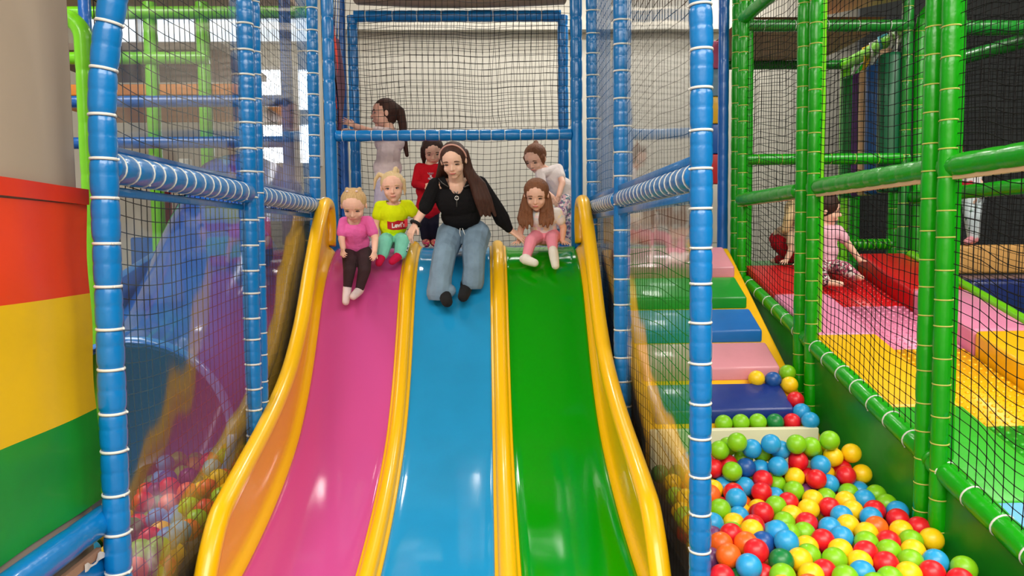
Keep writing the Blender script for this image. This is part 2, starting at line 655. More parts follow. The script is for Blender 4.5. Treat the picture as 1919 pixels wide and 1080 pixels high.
# hanging cover overhead
b = MB()
b.grid(lambda u, v: (-1.22 + 1.98 * u, 6.93 + 0.42 * v, 4.085 - 0.03 * math.sin(math.pi * u) - 0.05 * (1 - u) * 0 - 0.03 * math.sin(math.pi * v)), 24, 12)
b.grid(lambda u, v: (-1.22 + 1.98 * u, 7.35 - 0.42 * v, 4.14 - 0.03 * math.sin(math.pi * u)), 24, 12)
M_DECK = mat('beige_underside', rgb(196, 166, 138), 0.75, var=0.06, vscale=1.2)
tag(b.build('upper_deck', M_DECK), 'beige underside of the upper deck above the slide platform', 'deck')

# nets
net('safety_net', 'black safety net stretched across the back of the slide platform behind the children', quad((PBL, PB, PZ), (PBR, PB, PZ), (PBR, PB, 3.95), (PBL, PB, 3.95)), 34, 38, 0.0024, 0.010, seed=1)
net('safety_net', 'black safety net above the blue crossbar over the slide riders', quad((PXL + 0.05, PF, 2.75), (PXR - 0.05, PF, 2.77), (PXR - 0.05, PF, 4.6), (PXL + 0.05, PF, 4.6)), 40, 34, 0.0022, 0.012, seed=2)
net('safety_net', 'black safety net behind the clear sheet on the left side of the slide', quad((LX - 0.02, LY[0] + 0.05, 0.1), (LX - 0.02, LY[2], 0.1), (LX - 0.02, LY[2], ZT), (LX - 0.02, LY[0] + 0.05, ZT)), 52, 68, 0.0022, 0.010, seed=3)
net('safety_net', 'black safety net behind the clear sheet on the right side of the slide', quad((RX + 0.03, RY[0] + 0.05, 0.1), (RX + 0.03, RY[2], 0.1), (RX + 0.03, RY[2], ZT), (RX + 0.03, RY[0] + 0.05, ZT)), 50, 66, 0.0022, 0.012, seed=4)
net('safety_net', 'black safety net on the left side of the slide platform', quad((-1.345, 6.3, PZ), (-1.345, 7.3, PZ), (-1.345, 7.3, 4.3), (-1.345, 6.3, 4.3)), 17, 42, 0.0024, 0.01, seed=5)

# clear sheets
SL, SR = LX + 0.052, RX - 0.052
for (s_, Ys, X, side) in ((0, LY, LX - 0.005, 'left'), (1, RY, RX + 0.012, 'right')):
    for k in (0, 1):
        y0, y1 = Ys[k] + (0.055 if k == 0 else 0.15 * (1 - s_) + 0.05 * s_), Ys[k + 1] - 0.05
        wh = ('near' if k == 0 else 'far')
        for (z0, z1, hh) in ((2.18, ZT, 'above'), (0.05, 2.02, 'below')):
            sheet('clear_sheet', 'clear plastic sheet %s the blue beam on the %s side of the slide, %s bay' % (hh, side, 'nearer' if k == 0 else 'farther'),
                  quad((X, y0, z0), (X, y1, z0), (X, y1, z1), (X, y0, z1)), 40, 40, M_CLEAR2 if s_ else M_CLEAR, 0.0018)

# ------------------------------------------------------------------ slide
PROF = [(6.30, 1.768), (6.15, 1.768), (6.05, 1.755), (5.90, 1.70), (5.73, 1.60), (5.57, 1.455), (5.37, 1.175), (5.20, 0.94), (5.03, 0.755), (4.83, 0.59), (4.55, 0.445), (4.25, 0.335), (3.95, 0.255), (3.65, 0.198), (3.3, 0.165), (3.05, 0.16)]


def smooth_curve(pts, n):
    P = np.asarray(pts, float)
    d = np.concatenate([[0], np.cumsum(np.linalg.norm(np.diff(P, axis=0), axis=1))])
    t = np.linspace(0, d[-1], n)
    # Catmull-Rom style: cubic Hermite with finite differences
    m_ = np.gradient(P, d, axis=0)
    out = []
    for x in t:
        i = min(len(d) - 2, max(0, int(np.searchsorted(d, x) - 1)))
        h = d[i + 1] - d[i]
        s_ = (x - d[i]) / h
        a, b_, c_, e_ = 2 * s_**3 - 3 * s_**2 + 1, s_**3 - 2 * s_**2 + s_, -2 * s_**3 + 3 * s_**2, s_**3 - s_**2
        out.append(a * P[i] + b_ * h * m_[i] + c_ * P[i + 1] + e_ * h * m_[i + 1])
    return np.array(out)




def level(Y, z):
    t = math.tan(math.atan(0.0679 + (z - 1.85) / Y) - 0.0678)
    s_ = 0.9977 - t * 0.0677
    return (Y / s_, 1.85 + t * Y / s_)


PROF = [level(*p) for p in PROF]
SP = smooth_curve(PROF, 90)
ST = np.gradient(SP, axis=0)
ST /= np.linalg.norm(ST, axis=1)[:, None]
SN = np.stack([ST[:, 1], -ST[:, 0]], 1)
SN[SN[:, 1] < 0] *= -1


def lane_z(Y):
    return float(np.interp(Y, SP[::-1, 0], SP[::-1, 1]))


def sweep(prof, i0=0, i1=None, scale=None):
    """sweep a cross-section [(x, lift along slide normal)] along the slide curve, with a closed skin"""
    i1 = len(SP) if i1 is None else i1
    vs, fs = [], []
    k = len(prof)
    for q, i in enumerate(range(i0, i1)):
        s_ = 1 if scale is None else scale(q / (i1 - i0 - 1))
        for x, h in prof:
            hh = h * s_
            vs.append((x, SP[i, 0] + SN[i, 0] * hh, SP[i, 1] + SN[i, 1] * hh))
    for i in range(i1 - i0 - 1):
        for j in range(k):
            j2 = (j + 1) % k
            fs.append((i * k + j, i * k + j2, (i + 1) * k + j2, (i + 1) * k + j))
    fs.append(tuple(range(k)))
    fs.append(tuple((i1 - i0 - 1) * k + j for j in range(k - 1, -1, -1)))
    b = MB()
    b.add(vs, fs)
    return b


sl = thing('slide', 'wide three-lane slide, pink, blue and green lanes between yellow rails', 'slide', (-0.26, 3.05, 0))
for (x0, x1, m_, nm) in ((-1.222, -0.668, M_LPINK, 'pink'), (-0.545, 0.010, M_LBLUE, 'blue'), (0.140, 0.702, M_LGREEN, 'green')):
    pr = []
    for t in np.linspace(0, 1, 33):
        pr.append((x0 + (x1 - x0) * t, 0.010 * abs(2 * t - 1) ** 9))
    pr += [(x1, -0.05), (x0, -0.05)]
    o = sweep(pr).build('lane', m_, sl, recalc=True)
    o['label'] = nm + ' sliding lane'
for x0, x1 in ((-0.668, -0.545), (0.010, 0.140)):
    wdt = x1 - x0
    pr = []
    pr = [(x0, 0.014), (x0 + 0.006, 0.019), (x0 + 0.014, 0.021)]
    for an in np.linspace(math.pi, 0, 21):
        pr.append((x0 + wdt / 2 + (wdt / 2 - 0.018) * math.cos(an), 0.024 + 0.045 * math.sin(an) ** 0.9))
    pr += [(x1 - 0.014, 0.021), (x1 - 0.006, 0.019), (x1, 0.014)]
    pr += [(x1, -0.05), (x0, -0.05)]
    o = sweep(pr, 0, len(SP), lambda t: (0.35 + 0.65 * min(1, t / 0.05)) if t < 0.05 else (1 if t < 0.90 else max(0.3, 1 - (t - 0.90) / 0.05 * 0.7))).build('divider', M_YEL, sl, recalc=True)
    o['label'] = 'yellow ridge between two lanes'
# outer walls: fillet, wall and rolled rim
RIM = smooth_curve([level(*p) for p in [(6.02, 1.80), (6.04, 2.00), (5.98, 2.12), (5.86, 2.13), (5.68, 2.00), (5.40, 1.69), (5.05, 1.25), (4.78, 1.03), (4.50, 0.89), (4.20, 0.78), (3.90, 0.69), (3.64, 0.61), (3.53, 0.57), (3.42, 0.47), (3.33, 0.34), (3.24, 0.18), (3.19, 0.08)]], 110)
for sgn, xe in ((-1, -1.222), (1, 0.702)):
    name = 'left' if sgn < 0 else 'right'
    b = MB()
    # rim
    b.tube([(xe + sgn * 0.047, p[0], p[1]) for p in RIM], 0.05, 16)
    o = b.build('rim', M_YEL, sl)
    o['label'] = 'thick rounded yellow rim'
    # fillet beside the lane + wall up to the rim
    b = MB()
    vs, fs = [], []
    RYs = RIM[6:, 0][::-1]
    RZs = RIM[6:, 1][::-1]
    n = 0
    for i in range(len(SP)):
        y, z = SP[i]
        if y > 6.02:
            continue
        zr = float(np.interp(y, RYs, RZs)) if y > 3.22 else z
        zr = max(zr, z + 0.03)
        q = SN[i]
        row = [(xe, y + q[0] * 0.012, z + q[1] * 0.012), (xe + sgn * 0.012, y + q[0] * 0.030, z + q[1] * 0.030), (xe + sgn * 0.028, y + q[0] * 0.045, z + q[1] * 0.045),
               (xe + sgn * 0.040, y + q[0] * 0.055, z + q[1] * 0.055), (xe + sgn * 0.046, y + q[0] * 0.075, max(z + q[1] * 0.075, min(zr, z + 0.09)))]
        top = row[-1]
        for t in (0.33, 0.66, 1):
            row.append((xe + sgn * (0.046 + 0.002 * t), top[1] * (1 - t) + y * t, top[2] * (1 - t) + zr * t))
        row += [(xe + sgn * 0.062, y, zr), (xe + sgn * 0.062, y, z - 0.05), (xe, y, z - 0.05)]
        vs += row
        n += 1
    k = 11
    for i in range(n - 1):
        for j in range(k):
            j2 = (j + 1) % k
            fs.append((i * k + j, i * k + j2, (i + 1) * k + j2, (i + 1) * k + j))
    b.add(vs, fs + [tuple(range(k)), tuple((n - 1) * k + j for j in range(k - 1, -1, -1))])
    o = b.build('side_wall', M_YEL, sl, recalc=True)
    o['label'] = 'yellow inner side wall and fillet'

exec_after = []

# ------------------------------------------------------------------ green play structure with the ramp
GX = 2.078
G1, G2, G3 = 3.40, 4.82, 6.15


def rail_z(Y):
    return 0.663 + 0.271 * (Y - 3.01)


def ramp_z(Y):
    return min(1.63, 0.672 + 0.30 * (Y - 3.086))


fg = thing('climbing_cage', 'bright green padded pipe frame between the ball pit and the coloured ramp', 'play frame', (GX, G1, 0))
for Y, dy in ((G1, 0.06), (G2, 0.085), (G3, 0.08)):
    padded('post', [(GX, Y - dy, 0), (GX, Y - dy, 4.2)], 0.041, M_GREEN, fg, 0.135, M_GTIE, 0.0025, 0.06, False)
    padded('post', [(GX - 0.005, Y + dy, 0), (GX - 0.005, Y + dy, 4.2)], 0.041, M_GREEN, fg, 0.135, M_GTIE, 0.0025, 0.06, False, phase=0.8)
    padded('post', [(GX + 0.075, Y + 0.02, 0), (GX + 0.075, Y + 0.02, 4.2)], 0.038, M_LIME if Y == G2 else M_GREEN, fg, 0.3, None, 0.0025, 0.03, False)
padded('beam', [(GX - 0.01, 6.07, 2.14), (GX - 0.01, 4.95, 2.14)], 0.05, M_GREEN, fg, 0.16, None, pinch=0.02, seam=False)
padded('beam', [(GX + 0.02, 4.78, 2.15), (GX + 0.02, 3.44, 2.15)], 0.053, M_GREEN, fg, 0.16, None, pinch=0.02, seam=False)
padded('beam', [(GX + 0.02, 3.38, 2.15), (GX + 0.02, 2.2, 2.15)], 0.053, M_GREEN, fg, 0.16, None, pinch=0.02, seam=False)
for y0, y1 in ((6.02, 4.90), (4.74, 3.48), (3.34, 2.2)):
    b = MB()
    b.box8([(GX + 0.0, y1, 2.088), (GX + 0.035, y1, 2.088), (GX + 0.035, y0, 2.088), (GX + 0.0, y0, 2.088), (GX - 0.005, y1, 2.11), (GX + 0.05, y1, 2.11), (GX + 0.05, y0, 2.14), (GX - 0.005, y0, 2.14)])
    b.build('beam_lining', M_PEACH, fg, smooth=False)
padded('beam', [(GX, 6.08, 3.59), (GX, 2.2, 3.59)], 0.05, M_GREEN, fg, 0.2, None, pinch=0.03, seam=False)
padded('beam', [(GX + 0.022, 6.0, rail_z(6.0)), (GX + 0.022, 4.82, rail_z(4.82))], 0.05, M_GREEN, fg, 0.19, M_TIE, 0.0035, 0.04, False)
padded('beam', [(GX + 0.022, 4.80, rail_z(4.80)), (GX + 0.022, 3.42, rail_z(3.42))], 0.053, M_GREEN, fg, 0.19, M_TIE, 0.0035, 0.04, False)
padded('beam', [(GX + 0.022, 3.40, rail_z(3.40)), (GX + 0.022, 2.2, rail_z(2.2))], 0.056, M_GREEN, fg, 0.19, M_TIE, 0.0035, 0.04, False)
# green skirt under the rail
M_SKIRT = mat('green_skirt_vinyl', rgb(26, 138, 28), 0.38, 0.1, 0.5, 3.0, 0.22, 2.2)
b = MB()
b.grid(lambda u, v: (GX + 0.015 + 0.006 * math.sin(9 * u + 5 * v) + 0.004 * math.sin(23 * u - 3 * v), 2.2 + 3.85 * u, (rail_z(2.2 + 3.85 * u) - 0.03) * v), 60, 16)
tag(b.build('skirt_panel', M_SKIRT), 'creased green vinyl skirt under the ramp rail beside the ball pit', 'panel')

# rear and far side of the green structure
gb = thing('climbing_cage', 'darker green padded pipe frame behind and beyond the coloured ramp', 'play frame', (3.47, G3, 0))
XR = 3.49
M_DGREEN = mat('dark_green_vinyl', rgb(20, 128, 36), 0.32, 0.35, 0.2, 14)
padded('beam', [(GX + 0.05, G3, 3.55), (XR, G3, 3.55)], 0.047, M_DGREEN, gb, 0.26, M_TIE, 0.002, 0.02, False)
padded('beam', [(GX + 0.05, G3, 2.47), (XR, G3, 2.47)], 0.046, M_GREEN, gb, 0.2, M_GTIE, 0.002, 0.03, False)
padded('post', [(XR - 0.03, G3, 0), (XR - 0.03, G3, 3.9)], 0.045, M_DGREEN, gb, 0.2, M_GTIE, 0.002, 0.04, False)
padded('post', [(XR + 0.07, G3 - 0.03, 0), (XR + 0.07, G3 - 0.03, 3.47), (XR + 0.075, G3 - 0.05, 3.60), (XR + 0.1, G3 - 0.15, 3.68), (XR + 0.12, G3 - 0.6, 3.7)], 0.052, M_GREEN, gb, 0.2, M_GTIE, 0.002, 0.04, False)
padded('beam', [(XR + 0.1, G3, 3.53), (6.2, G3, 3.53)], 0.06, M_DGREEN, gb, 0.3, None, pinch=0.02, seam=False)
padded('beam', [(XR + 0.03, 6.1, 2.15), (XR + 0.03, 2.6, 2.15)], 0.052, M_GREEN, gb, 0.2, None, pinch=0.02, seam=False)
padded('post', [(3.60, 7.5, 0), (3.60, 7.5, 3.6)], 0.05, M_LIME, gb, 0.2, M_GTIE, 0.002, 0.04, False)
padded('post', [(3.74, 7.55, 0), (3.74, 7.55, 3.6)], 0.05, M_GREEN, gb, 0.2, None, pinch=0.03, seam=False)
padded('post', [(4.12, 7.5, 0), (4.12, 7.5, 3.6)], 0.06, M_GREEN, gb, 0.2, M_GTIE, 0.002, 0.04, False)
padded('beam', [(3.58, 7.45, 3.53), (3.50, 6.2, 3.53)], 0.055, M_LIME, gb, 0.2, None, pinch=0.03, seam=False)
padded('beam', [(2.1, 7.5, 3.54), (3.6, 7.5, 3.54)], 0.045, M_DGREEN, gb, 0.2, None, pinch=0.03, seam=False)
padded('beam', [(3.66, 7.5, 1.74), (4.1, 7.5, 1.74)], 0.06, M_GREEN, gb, 0.055, M_LIME, 0.004, 0.08, False)
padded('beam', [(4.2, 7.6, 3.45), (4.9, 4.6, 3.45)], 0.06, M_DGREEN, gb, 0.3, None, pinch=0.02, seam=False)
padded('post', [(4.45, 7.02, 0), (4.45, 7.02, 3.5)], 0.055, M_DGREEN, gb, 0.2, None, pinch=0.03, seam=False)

b = MB()
b.grid(lambda u, v: (2.12 + 1.20 * u, 6.22 + 1.28 * v, 3.60 - 0.02 * math.sin(math.pi * u) - 0.03 * math.sin(math.pi * v) ** 0.7), 20, 14)
b.grid(lambda u, v: (2.12 + 1.20 * u, 7.50 - 1.28 * v, 3.64), 4, 4)
tag(b.build('upper_deck', mat('brown_underside', rgb(178, 140, 110), 0.7, var=0.08, vscale=1.5)), 'brown sagging underside of the deck above the ramp landing', 'deck')
b = MB()
b.grid(lambda u, v: (2.75 + 1.3 * u, 5.2 + 1.4 * v, 4.22 - 0.5 * v - 0.10 * math.sin(math.pi * v) + 0.25 * u), 16, 12)
b.grid(lambda u, v: (2.75 + 1.3 * u, 6.6 - 1.4 * v, 4.28 - 0.5 * (1 - v) + 0.25 * u), 4, 4)
tag(b.build('upper_deck', M_DECK), 'beige sloping deck underside high above the coloured ramp', 'deck')

net('safety_net', 'black safety net of the green frame between the ball pit and the ramp, farther bays', quad((GX + 0.02, 4.78, 1.2), (GX + 0.02, 6.08, 1.56), (GX + 0.02, 6.08, 3.7), (GX + 0.02, 4.78, 3.7)), 25, 44, 0.0022, 0.013, seed=11)
net('safety_net', 'black safety net of the green frame between the ball pit and the ramp, middle bay', quad((GX + 0.02, 3.40, 0.80), (GX + 0.02, 4.78, 1.19), (GX + 0.02, 4.78, 3.7), (GX + 0.02, 3.40, 3.7)), 26, 50, 0.0022, 0.013, True, seed=12)
net('safety_net', 'black safety net nearest the camera beside the lower end of the ramp', quad((GX + 0.02, 2.2, 0.46), (GX + 0.02, 3.40, 0.79), (GX + 0.02, 3.40, 3.7), (GX + 0.02, 2.2, 3.7)), 21, 56, 0.0022, 0.013, True, seed=13)
net('safety_net', 'black safety net between the back posts behind the ramp landing', quad((2.1, 6.2, 1.66), (3.45, 6.2, 1.66), (3.45, 6.2, 3.6), (2.1, 6.2, 3.6)), 22, 33, 0.0022, 0.013, seed=14)
net('safety_net', 'black safety net on the far side of the coloured ramp', quad((XR + 0.1, 6.05, 1.5), (XR + 0.1, 3.0, 0.9), (XR + 0.1, 3.0, 3.7), (XR + 0.1, 6.05, 3.7)), 48, 44, 0.0022, 0.012, seed=15)

# dark area beyond
b = MB()
b.box(4.08, 7.9, 8.2, 8.24, 0, CEIL)
M_DARK = mat('dark_curtain_cloth', rgb(62, 66, 68), 0.9, bump=0.3, bscale=3)
tag(b.build('dark_curtain', M_DARK, smooth=False), 'dark grey curtain wall behind the right side of the green structure', 'curtain')
net('safety_net', 'black safety net in front of the dark curtain', quad((4.08, 8.1, 1.4), (6.6, 8.1, 1.4), (6.6, 8.1, 4.2), (4.08, 8.1, 4.2)), 54, 48, 0.003, 0.01, seed=16)


def pad(name, m_, parent, c, bevel=0.015, label=None, seg=3):
    b = MB()
    b.box8(c)
    o = b.build(name, m_, parent, bevel=bevel, seg=seg, recalc=True)
    if label:
        o['label'] = label
    return o


def block(x0, x1, y0, y1, z0, z1):
    return [(x0, y0, z0), (x1, y0, z0), (x1, y1, z0), (x0, y1, z0), (x0, y0, z1), (x1, y0, z1), (x1, y1, z1), (x0, y1, z1)]


M_TAN = mat('tan_vinyl', rgb(212, 160, 92), 0.4, 0.1, 0.2, 10)
M_NAVY = mat('navy_vinyl', rgb(18, 36, 98), 0.32, 0.3, 0.2, 8)
tag(pad('balance_beam', M_TAN, None, block(4.1, 6.6, 6.6, 6.9, 1.475, 1.735), 0.03), 'tan padded beam beyond the ramp under the dark net', 'beam')
tag(pad('landing_pad', M_NAVY, None, block(3.75, 6.4, 5.7, 6.5, 1.16, 1.475), 0.04), 'navy padded block in front of the tan beam', 'pad')
tag(pad('landing_floor', mat('forest_vinyl', rgb(16, 92, 40), 0.4), None, block(3.70, 6.6, 3.0, 6.9, 0.85, 1.14), 0.02), 'dark green padded floor beyond the ramp', 'floor pad')

# the coloured ramp
V = lambda n, c: mat(n, c, 0.42, 0.12, 0.25, 9, 0.05, 4)
MR = {'red': V('red_vinyl', rgb(200, 8, 18)), 'pink': V('pink_vinyl', rgb(232, 140, 178)), 'yellow': V('yellow_vinyl', rgb(250, 190, 0)),
      'green': V('grass_vinyl', rgb(48, 176, 34)), 'blue': V('sky_vinyl', rgb(112, 190, 235))}
rp = thing('climbing_ramp', 'long sloping padded ramp in red, pink, yellow, green and blue bands beyond the green rail', 'ramp', (2.1, 3.2, 0))
LANEY = [('blue', 2.3, 3.086), ('green', 3.086, 3.877), ('yellow', 3.877, 4.78), ('pink', 4.78, 5.48), ('red', 5.48, 6.12)]


def slab(x0, x1, y0, y1, lift, th):
    return [(x0, y0, ramp_z(y0) + lift - th), (x1, y0, ramp_z(y0) + lift - th), (x1, y1, ramp_z(y1) + lift - th), (x0, y1, ramp_z(y1) + lift - th),
            (x0, y0, ramp_z(y0) + lift), (x1, y0, ramp_z(y0) + lift), (x1, y1, ramp_z(y1) + lift), (x0, y1, ramp_z(y1) + lift)]


for nm, y0, y1 in LANEY:
    pad('pad', MR[nm], rp, slab(2.115, 2.53, y0, y1, 0.02, 0.18), 0.02, nm + ' smooth side pad')
    pad('pad', MR[nm], rp, slab(3.06, 3.46, y0 - 0.18, y1 - 0.18 if nm != 'red' else 6.12, 0.11, 0.28), 0.03, nm + ' raised side pad on the far edge')
    b = MB()
    ya, yb = y0 - 0.1, (y1 - 0.1 if nm != 'red' else 6.12)
    b.box8(slab(2.535, 3.055, ya, yb, -0.045, 0.12))
    ny = max(2, int((yb - ya) / 0.052))
    for i in range(10):
        for j in range(ny):
            x = 2.56 + i * 0.052
            y = ya + 0.026 + j * (yb - ya) / ny + (0.0 if i % 2 else 0.012)
            if y < 2.75:
                continue
            b.ell((x, y, ramp_z(y) - 0.045), 0.014, 0.014, 0.011, nu=8, nv=6)
    o = b.build('bump_mat', MR['pink'] if nm == 'pink' else MR[nm], rp)
    o['label'] = nm + ' studded middle mat'
padded('trim', [(3.50, 6.1, ramp_z(6.1) + 0.1), (3.50, 2.4, ramp_z(2.4) + 0.1)], 0.035, M_LIME, rp, 0.2, None, pinch=0.02, seam=False)
pad('landing', V('landing_green', rgb(24, 130, 40)), rp, block(2.12, 3.5, 6.13, 7.45, 1.4, 1.59), 0.03, 'green landing at the head of the ramp')

# hanging punch bags
bags = [(7.25, 0.085, rgb(20, 140, 50), 'green', 3.37, M_TIE), (6.98, 0.075, rgb(90, 40, 120), 'purple', 3.34, mat('yellow_strap', rgb(240, 190, 20), 0.6)),
        (6.80, 0.075, rgb(222, 176, 130), 'beige', 3.33, M_TIE), (6.60, 0.08, rgb(24, 96, 180), 'blue', 3.33, mat('teal_strap', rgb(70, 160, 180), 0.6)),
        (6.36, 0.07, rgb(226, 186, 150), 'cream', 3.41, M_TIE), (6.26, 0.10, rgb(14, 96, 60), 'dark green', 3.35, M_TIE)]
for Y, r, c, nm, zt, sm in bags:
    X = 3.395 + 0.14 * (Y - 6.3)
    t = thing('hanging_bag', '%s padded bag hanging from the lime beam behind the ramp' % nm, 'punch bag', (X, Y, 2.25), 'padded bags hanging behind the ramp')
    b = MB()
    zz = [2.2, 2.21, 2.24, zt - 0.04, zt - 0.01, zt]
    rr = [r * 0.7, r * 0.92, r, r, r * 0.92, r * 0.7]
    b.tube([(X, Y, z) for z in zz], rr, 4 if nm in ('purple', 'cream') else 16)
    b.build('bag', mat('bag_' + nm.replace(' ', '_'), c, 0.4, 0.1, 0.15, 9), t, smooth=nm not in ('purple', 'cream'))
    b = MB()
    b.tube([(X, Y - r * 0.6, zt - 0.02), (X + 0.03, Y - 0.03, 3.48), (X + 0.02, Y, 3.57), (X + 0.09, Y + 0.01, 3.60), (X + 0.14, Y, 3.55), (X, Y + r * 0.6, zt - 0.02)], 0.013, 6)
    b.build('strap', sm, t)

# coloured square pillar and blue pole behind the right frame
mp = thing('foam_column', 'square padded column of pink, grey, yellow, blue and red blocks beside the blue pole', 'padded column', (1.98, 6.8, 0))
zs = [1.85 + (445 - y) / 1400 * 6.8 for y in (460, 350, 295, 240, 190, 140, 90)]
for i, (nm, c) in enumerate((('white', rgb(215, 210, 200)), ('red', rgb(200, 30, 40)), ('blue', rgb(20, 90, 180)), ('yellow', rgb(240, 180, 20)), ('grey', rgb(120, 150, 180)), ('pink', rgb(215, 90, 140)))):
    pad('block', mat('column_' + nm, c, 0.4, 0.1), mp, block(1.93, 2.13, 6.7, 6.9, zs[i] + 0.002, zs[i + 1] - 0.002), 0.012, nm + ' block')
bp_ = padded('padded_pole', [(1.955, 6.2, 0), (1.955, 6.2, 4.3)], 0.044, M_BLUE2, None, 0.2, None, pinch=0.01, seam=False)
tag(bp_, 'plain glossy blue padded pole beside the rear green posts', 'pole')

# ------------------------------------------------------------------ steps down into the ball pit
def step_z(Y):
    return 0.942 + 0.62 * (Y - 4.851)


st = thing('foam_steps', 'yellow slope with pink, green, blue and navy step pads above the ball pit', 'foam steps', (1.45, 4.5, 0))
y0, y1 = 4.37, 6.15
pad('slope', MR['yellow'], st, [(0.93, y0, step_z(y0) - 0.3), (1.99, y0, step_z(y0) - 0.3), (1.99, y1, step_z(y1) - 0.3), (0.93, y1, step_z(y1) - 0.3),
                               (0.93, y0, step_z(y0)), (1.99, y0, step_z(y0)), (1.99, y1, step_z(y1)), (0.93, y1, step_z(y1))], 0.02, 'yellow sloping base')
for nm, c, ya, yb, xr in (('pink', rgb(224, 148, 162), 5.78, 6.085, 1.925), ('green', rgb(22, 150, 44), 5.44, 5.72, 1.905), ('blue', rgb(26, 112, 196), 5.11, 5.375, 1.90),
                          ('rose', rgb(224, 148, 162), 4.785, 5.05, 1.90), ('navy', rgb(20, 46, 126), 4.46, 4.705, 1.865)):
    f, r_ = step_z(ya) + 0.085, step_z(yb) + 0.05
    pad('step_pad', mat('step_' + nm, c, 0.36, 0.2, 0.2, 8, 0.04, 4), st, [(1.0, ya, step_z(ya) - 0.005), (xr, ya, step_z(ya) - 0.005), (xr, yb, step_z(yb) - 0.005), (1.0, yb, step_z(yb) - 0.005),
                                         (1.0, ya, f), (xr, ya, f), (xr, yb, r_), (1.0, yb, r_)], 0.016, ('pale pink' if nm in ('pink', 'rose') else nm) + ' step pad')
pad('front_board', mat('cream_board', rgb(222, 220, 186), 0.5), st, block(0.94, 1.945, 4.30, 4.35, 0.15, 0.705), 0.008, 'cream board at the foot of the steps')
b = MB()
b.box(0.93, 0.945, 4.4, 6.1, 0.0, 0.55)
b.box8([(0.93, 4.4, 0.55), (0.945, 4.4, 0.55), (0.945, 6.1, 0.55), (0.93, 6.1, 0.55), (0.93, 4.4, 0.62), (0.945, 4.4, 0.62), (0.945, 6.1, 1.67), (0.93, 6.1, 1.67)])
o = b.build('side_cover', mat('taupe_cloth', rgb(120, 104, 88), 0.85), st, smooth=False)
o['label'] = 'taupe cloth side under the steps'

# ------------------------------------------------------------------ balls
BCOL = {'r': ('red', rgb(222, 20, 34)), 'g': ('lime green', rgb(132, 200, 20)), 'y': ('yellow', rgb(250, 204, 14)), 'b': ('sky blue', rgb(40, 160, 220)),
        'o': ('orange', rgb(244, 104, 24)), 'd': ('dark blue', rgb(22, 82, 158)), 'p': ('purple', rgb(112, 58, 112)), 'k': ('dark green', rgb(8, 124, 58))}
BR = 0.0525
_b = MB()
_b.ell((0, 0, 0), BR, BR, BR, nu=28, nv=18)
BALL = {}
for k, (nm, c) in BCOL.items():
    me = _b.mesh('ball')
    me.materials.append(mat('ball_' + nm.replace(' ', '_'), c, 0.38, 0.08, 0.06, 30, sss=0.0))
    BALL[k] = me
# right pit: (zoomed x, zoomed y, colour) read off the photograph, two zoomed pixels per photo pixel
STEPB = [(38, 508, 'g'), (97, 505, 'g'), (154, 503, 'g'), (232, 503, 'k'), (288, 502, 'r'), (165, 340, 'y'), (215, 345, 'd'), (272, 318, 'g'), (272, 362, 'y'), (302, 420, 'r'), (322, 465, 'b'), (350, 503, 'b'), (350, 550, 'r')]
PITB = '''408,572,g 355,595,g 85,577,g 190,582,b 145,603,b 280,582,g 245,612,b 28,612,g 87,623,g 0,640,r 140,645,g 198,640,g 308,625,y 380,625,g 432,608,y 275,648,g 330,665,r 368,662,b 430,645,y 462,635,y 30,675,r 88,665,r 90,695,g 128,680,d 175,683,b 225,680,b 283,685,r 418,693,y 472,675,r 45,737,b 160,715,r 105,745,r 235,722,g 345,700,r 375,725,r 275,745,g 342,750,p 290,720,y 435,735,b 475,750,g 520,748,b 556,713,y 490,705,r 600,763,g 95,797,r 155,778,r 220,770,b 358,780,y 410,778,g 470,785,y 560,795,b 272,805,r 30,810,r 210,825,g 363,830,y 422,830,r 515,838,y 625,815,g 615,838,r 685,830,b 677,852,r 473,862,b 577,857,b 20,865,g 118,858,b 170,870,r 293,860,y 230,880,g 350,887,r 418,905,b 140,905,r 70,920,g 195,938,g 270,935,g 480,930,b 565,920,y 520,900,y 625,900,o 742,895,r 692,912,y 45,948,p 137,950,y 345,935,g 390,950,r 545,950,g 635,950,r 712,950,g 775,945,y 102,985,r 180,978,d 320,975,y 467,980,y 345,990,g 655,978,g 550,993,r 752,990,y 75,1020,g 10,1015,p 148,1003,o 215,1010,r 267,1018,y 408,1015,g 510,1045,y 718,1020,g 633,1035,r 818,1020,b 908,1045,g 462,1050,g 372,1055,r 165,1050,r 330,1070,y 555,1065,b 25,1080,r 105,1068,k 255,1070,k 700,1072,y 768,1070,r 590,1075,g 640,1078,g 840,1078,r'''


def heap_z(Y):
    return 0.452 + 0.045 * (Y - 3.07) + 0.20 * max(0.0, Y - 3.85)


pts, cols, fixed = [], [], []
for zx, zy, c in STEPB:
    px, py = 1340 + zx / 2, 540 + zy / 2
    # on the slope: ray against the slope lifted by a ball radius
    Y = 5.0
    for _ in range(30):
        p = at(px, py, Y)
        Y -= (p.z - (step_z(Y) + BR * 1.25)) * -0.6
        Y = min(5.6, max(4.2, Y))
    p = at(px, py, Y)
    p.x = min(p.x, 1.985)
    if zy > 495:
        p = at(px, py, 4.41 if zy < 520 and zx < 300 else 4.36)
        p.x = min(p.x, 1.985)
    pts.append(p)
    cols.append(c)
    fixed.append(1)
for t in PITB.split():
    a, b_, c = t.split(',')
    px, py = 1340 + float(a) / 2, 540 + float(b_) / 2
    p = atz(px, py, 0.48)
    p = atz(px, py, heap_z(p.y))
    pts.append(p)
    cols.append(c)
    fixed.append(0)
n_photo = len(pts)
keys = 'rrrgggyyybbodpk'
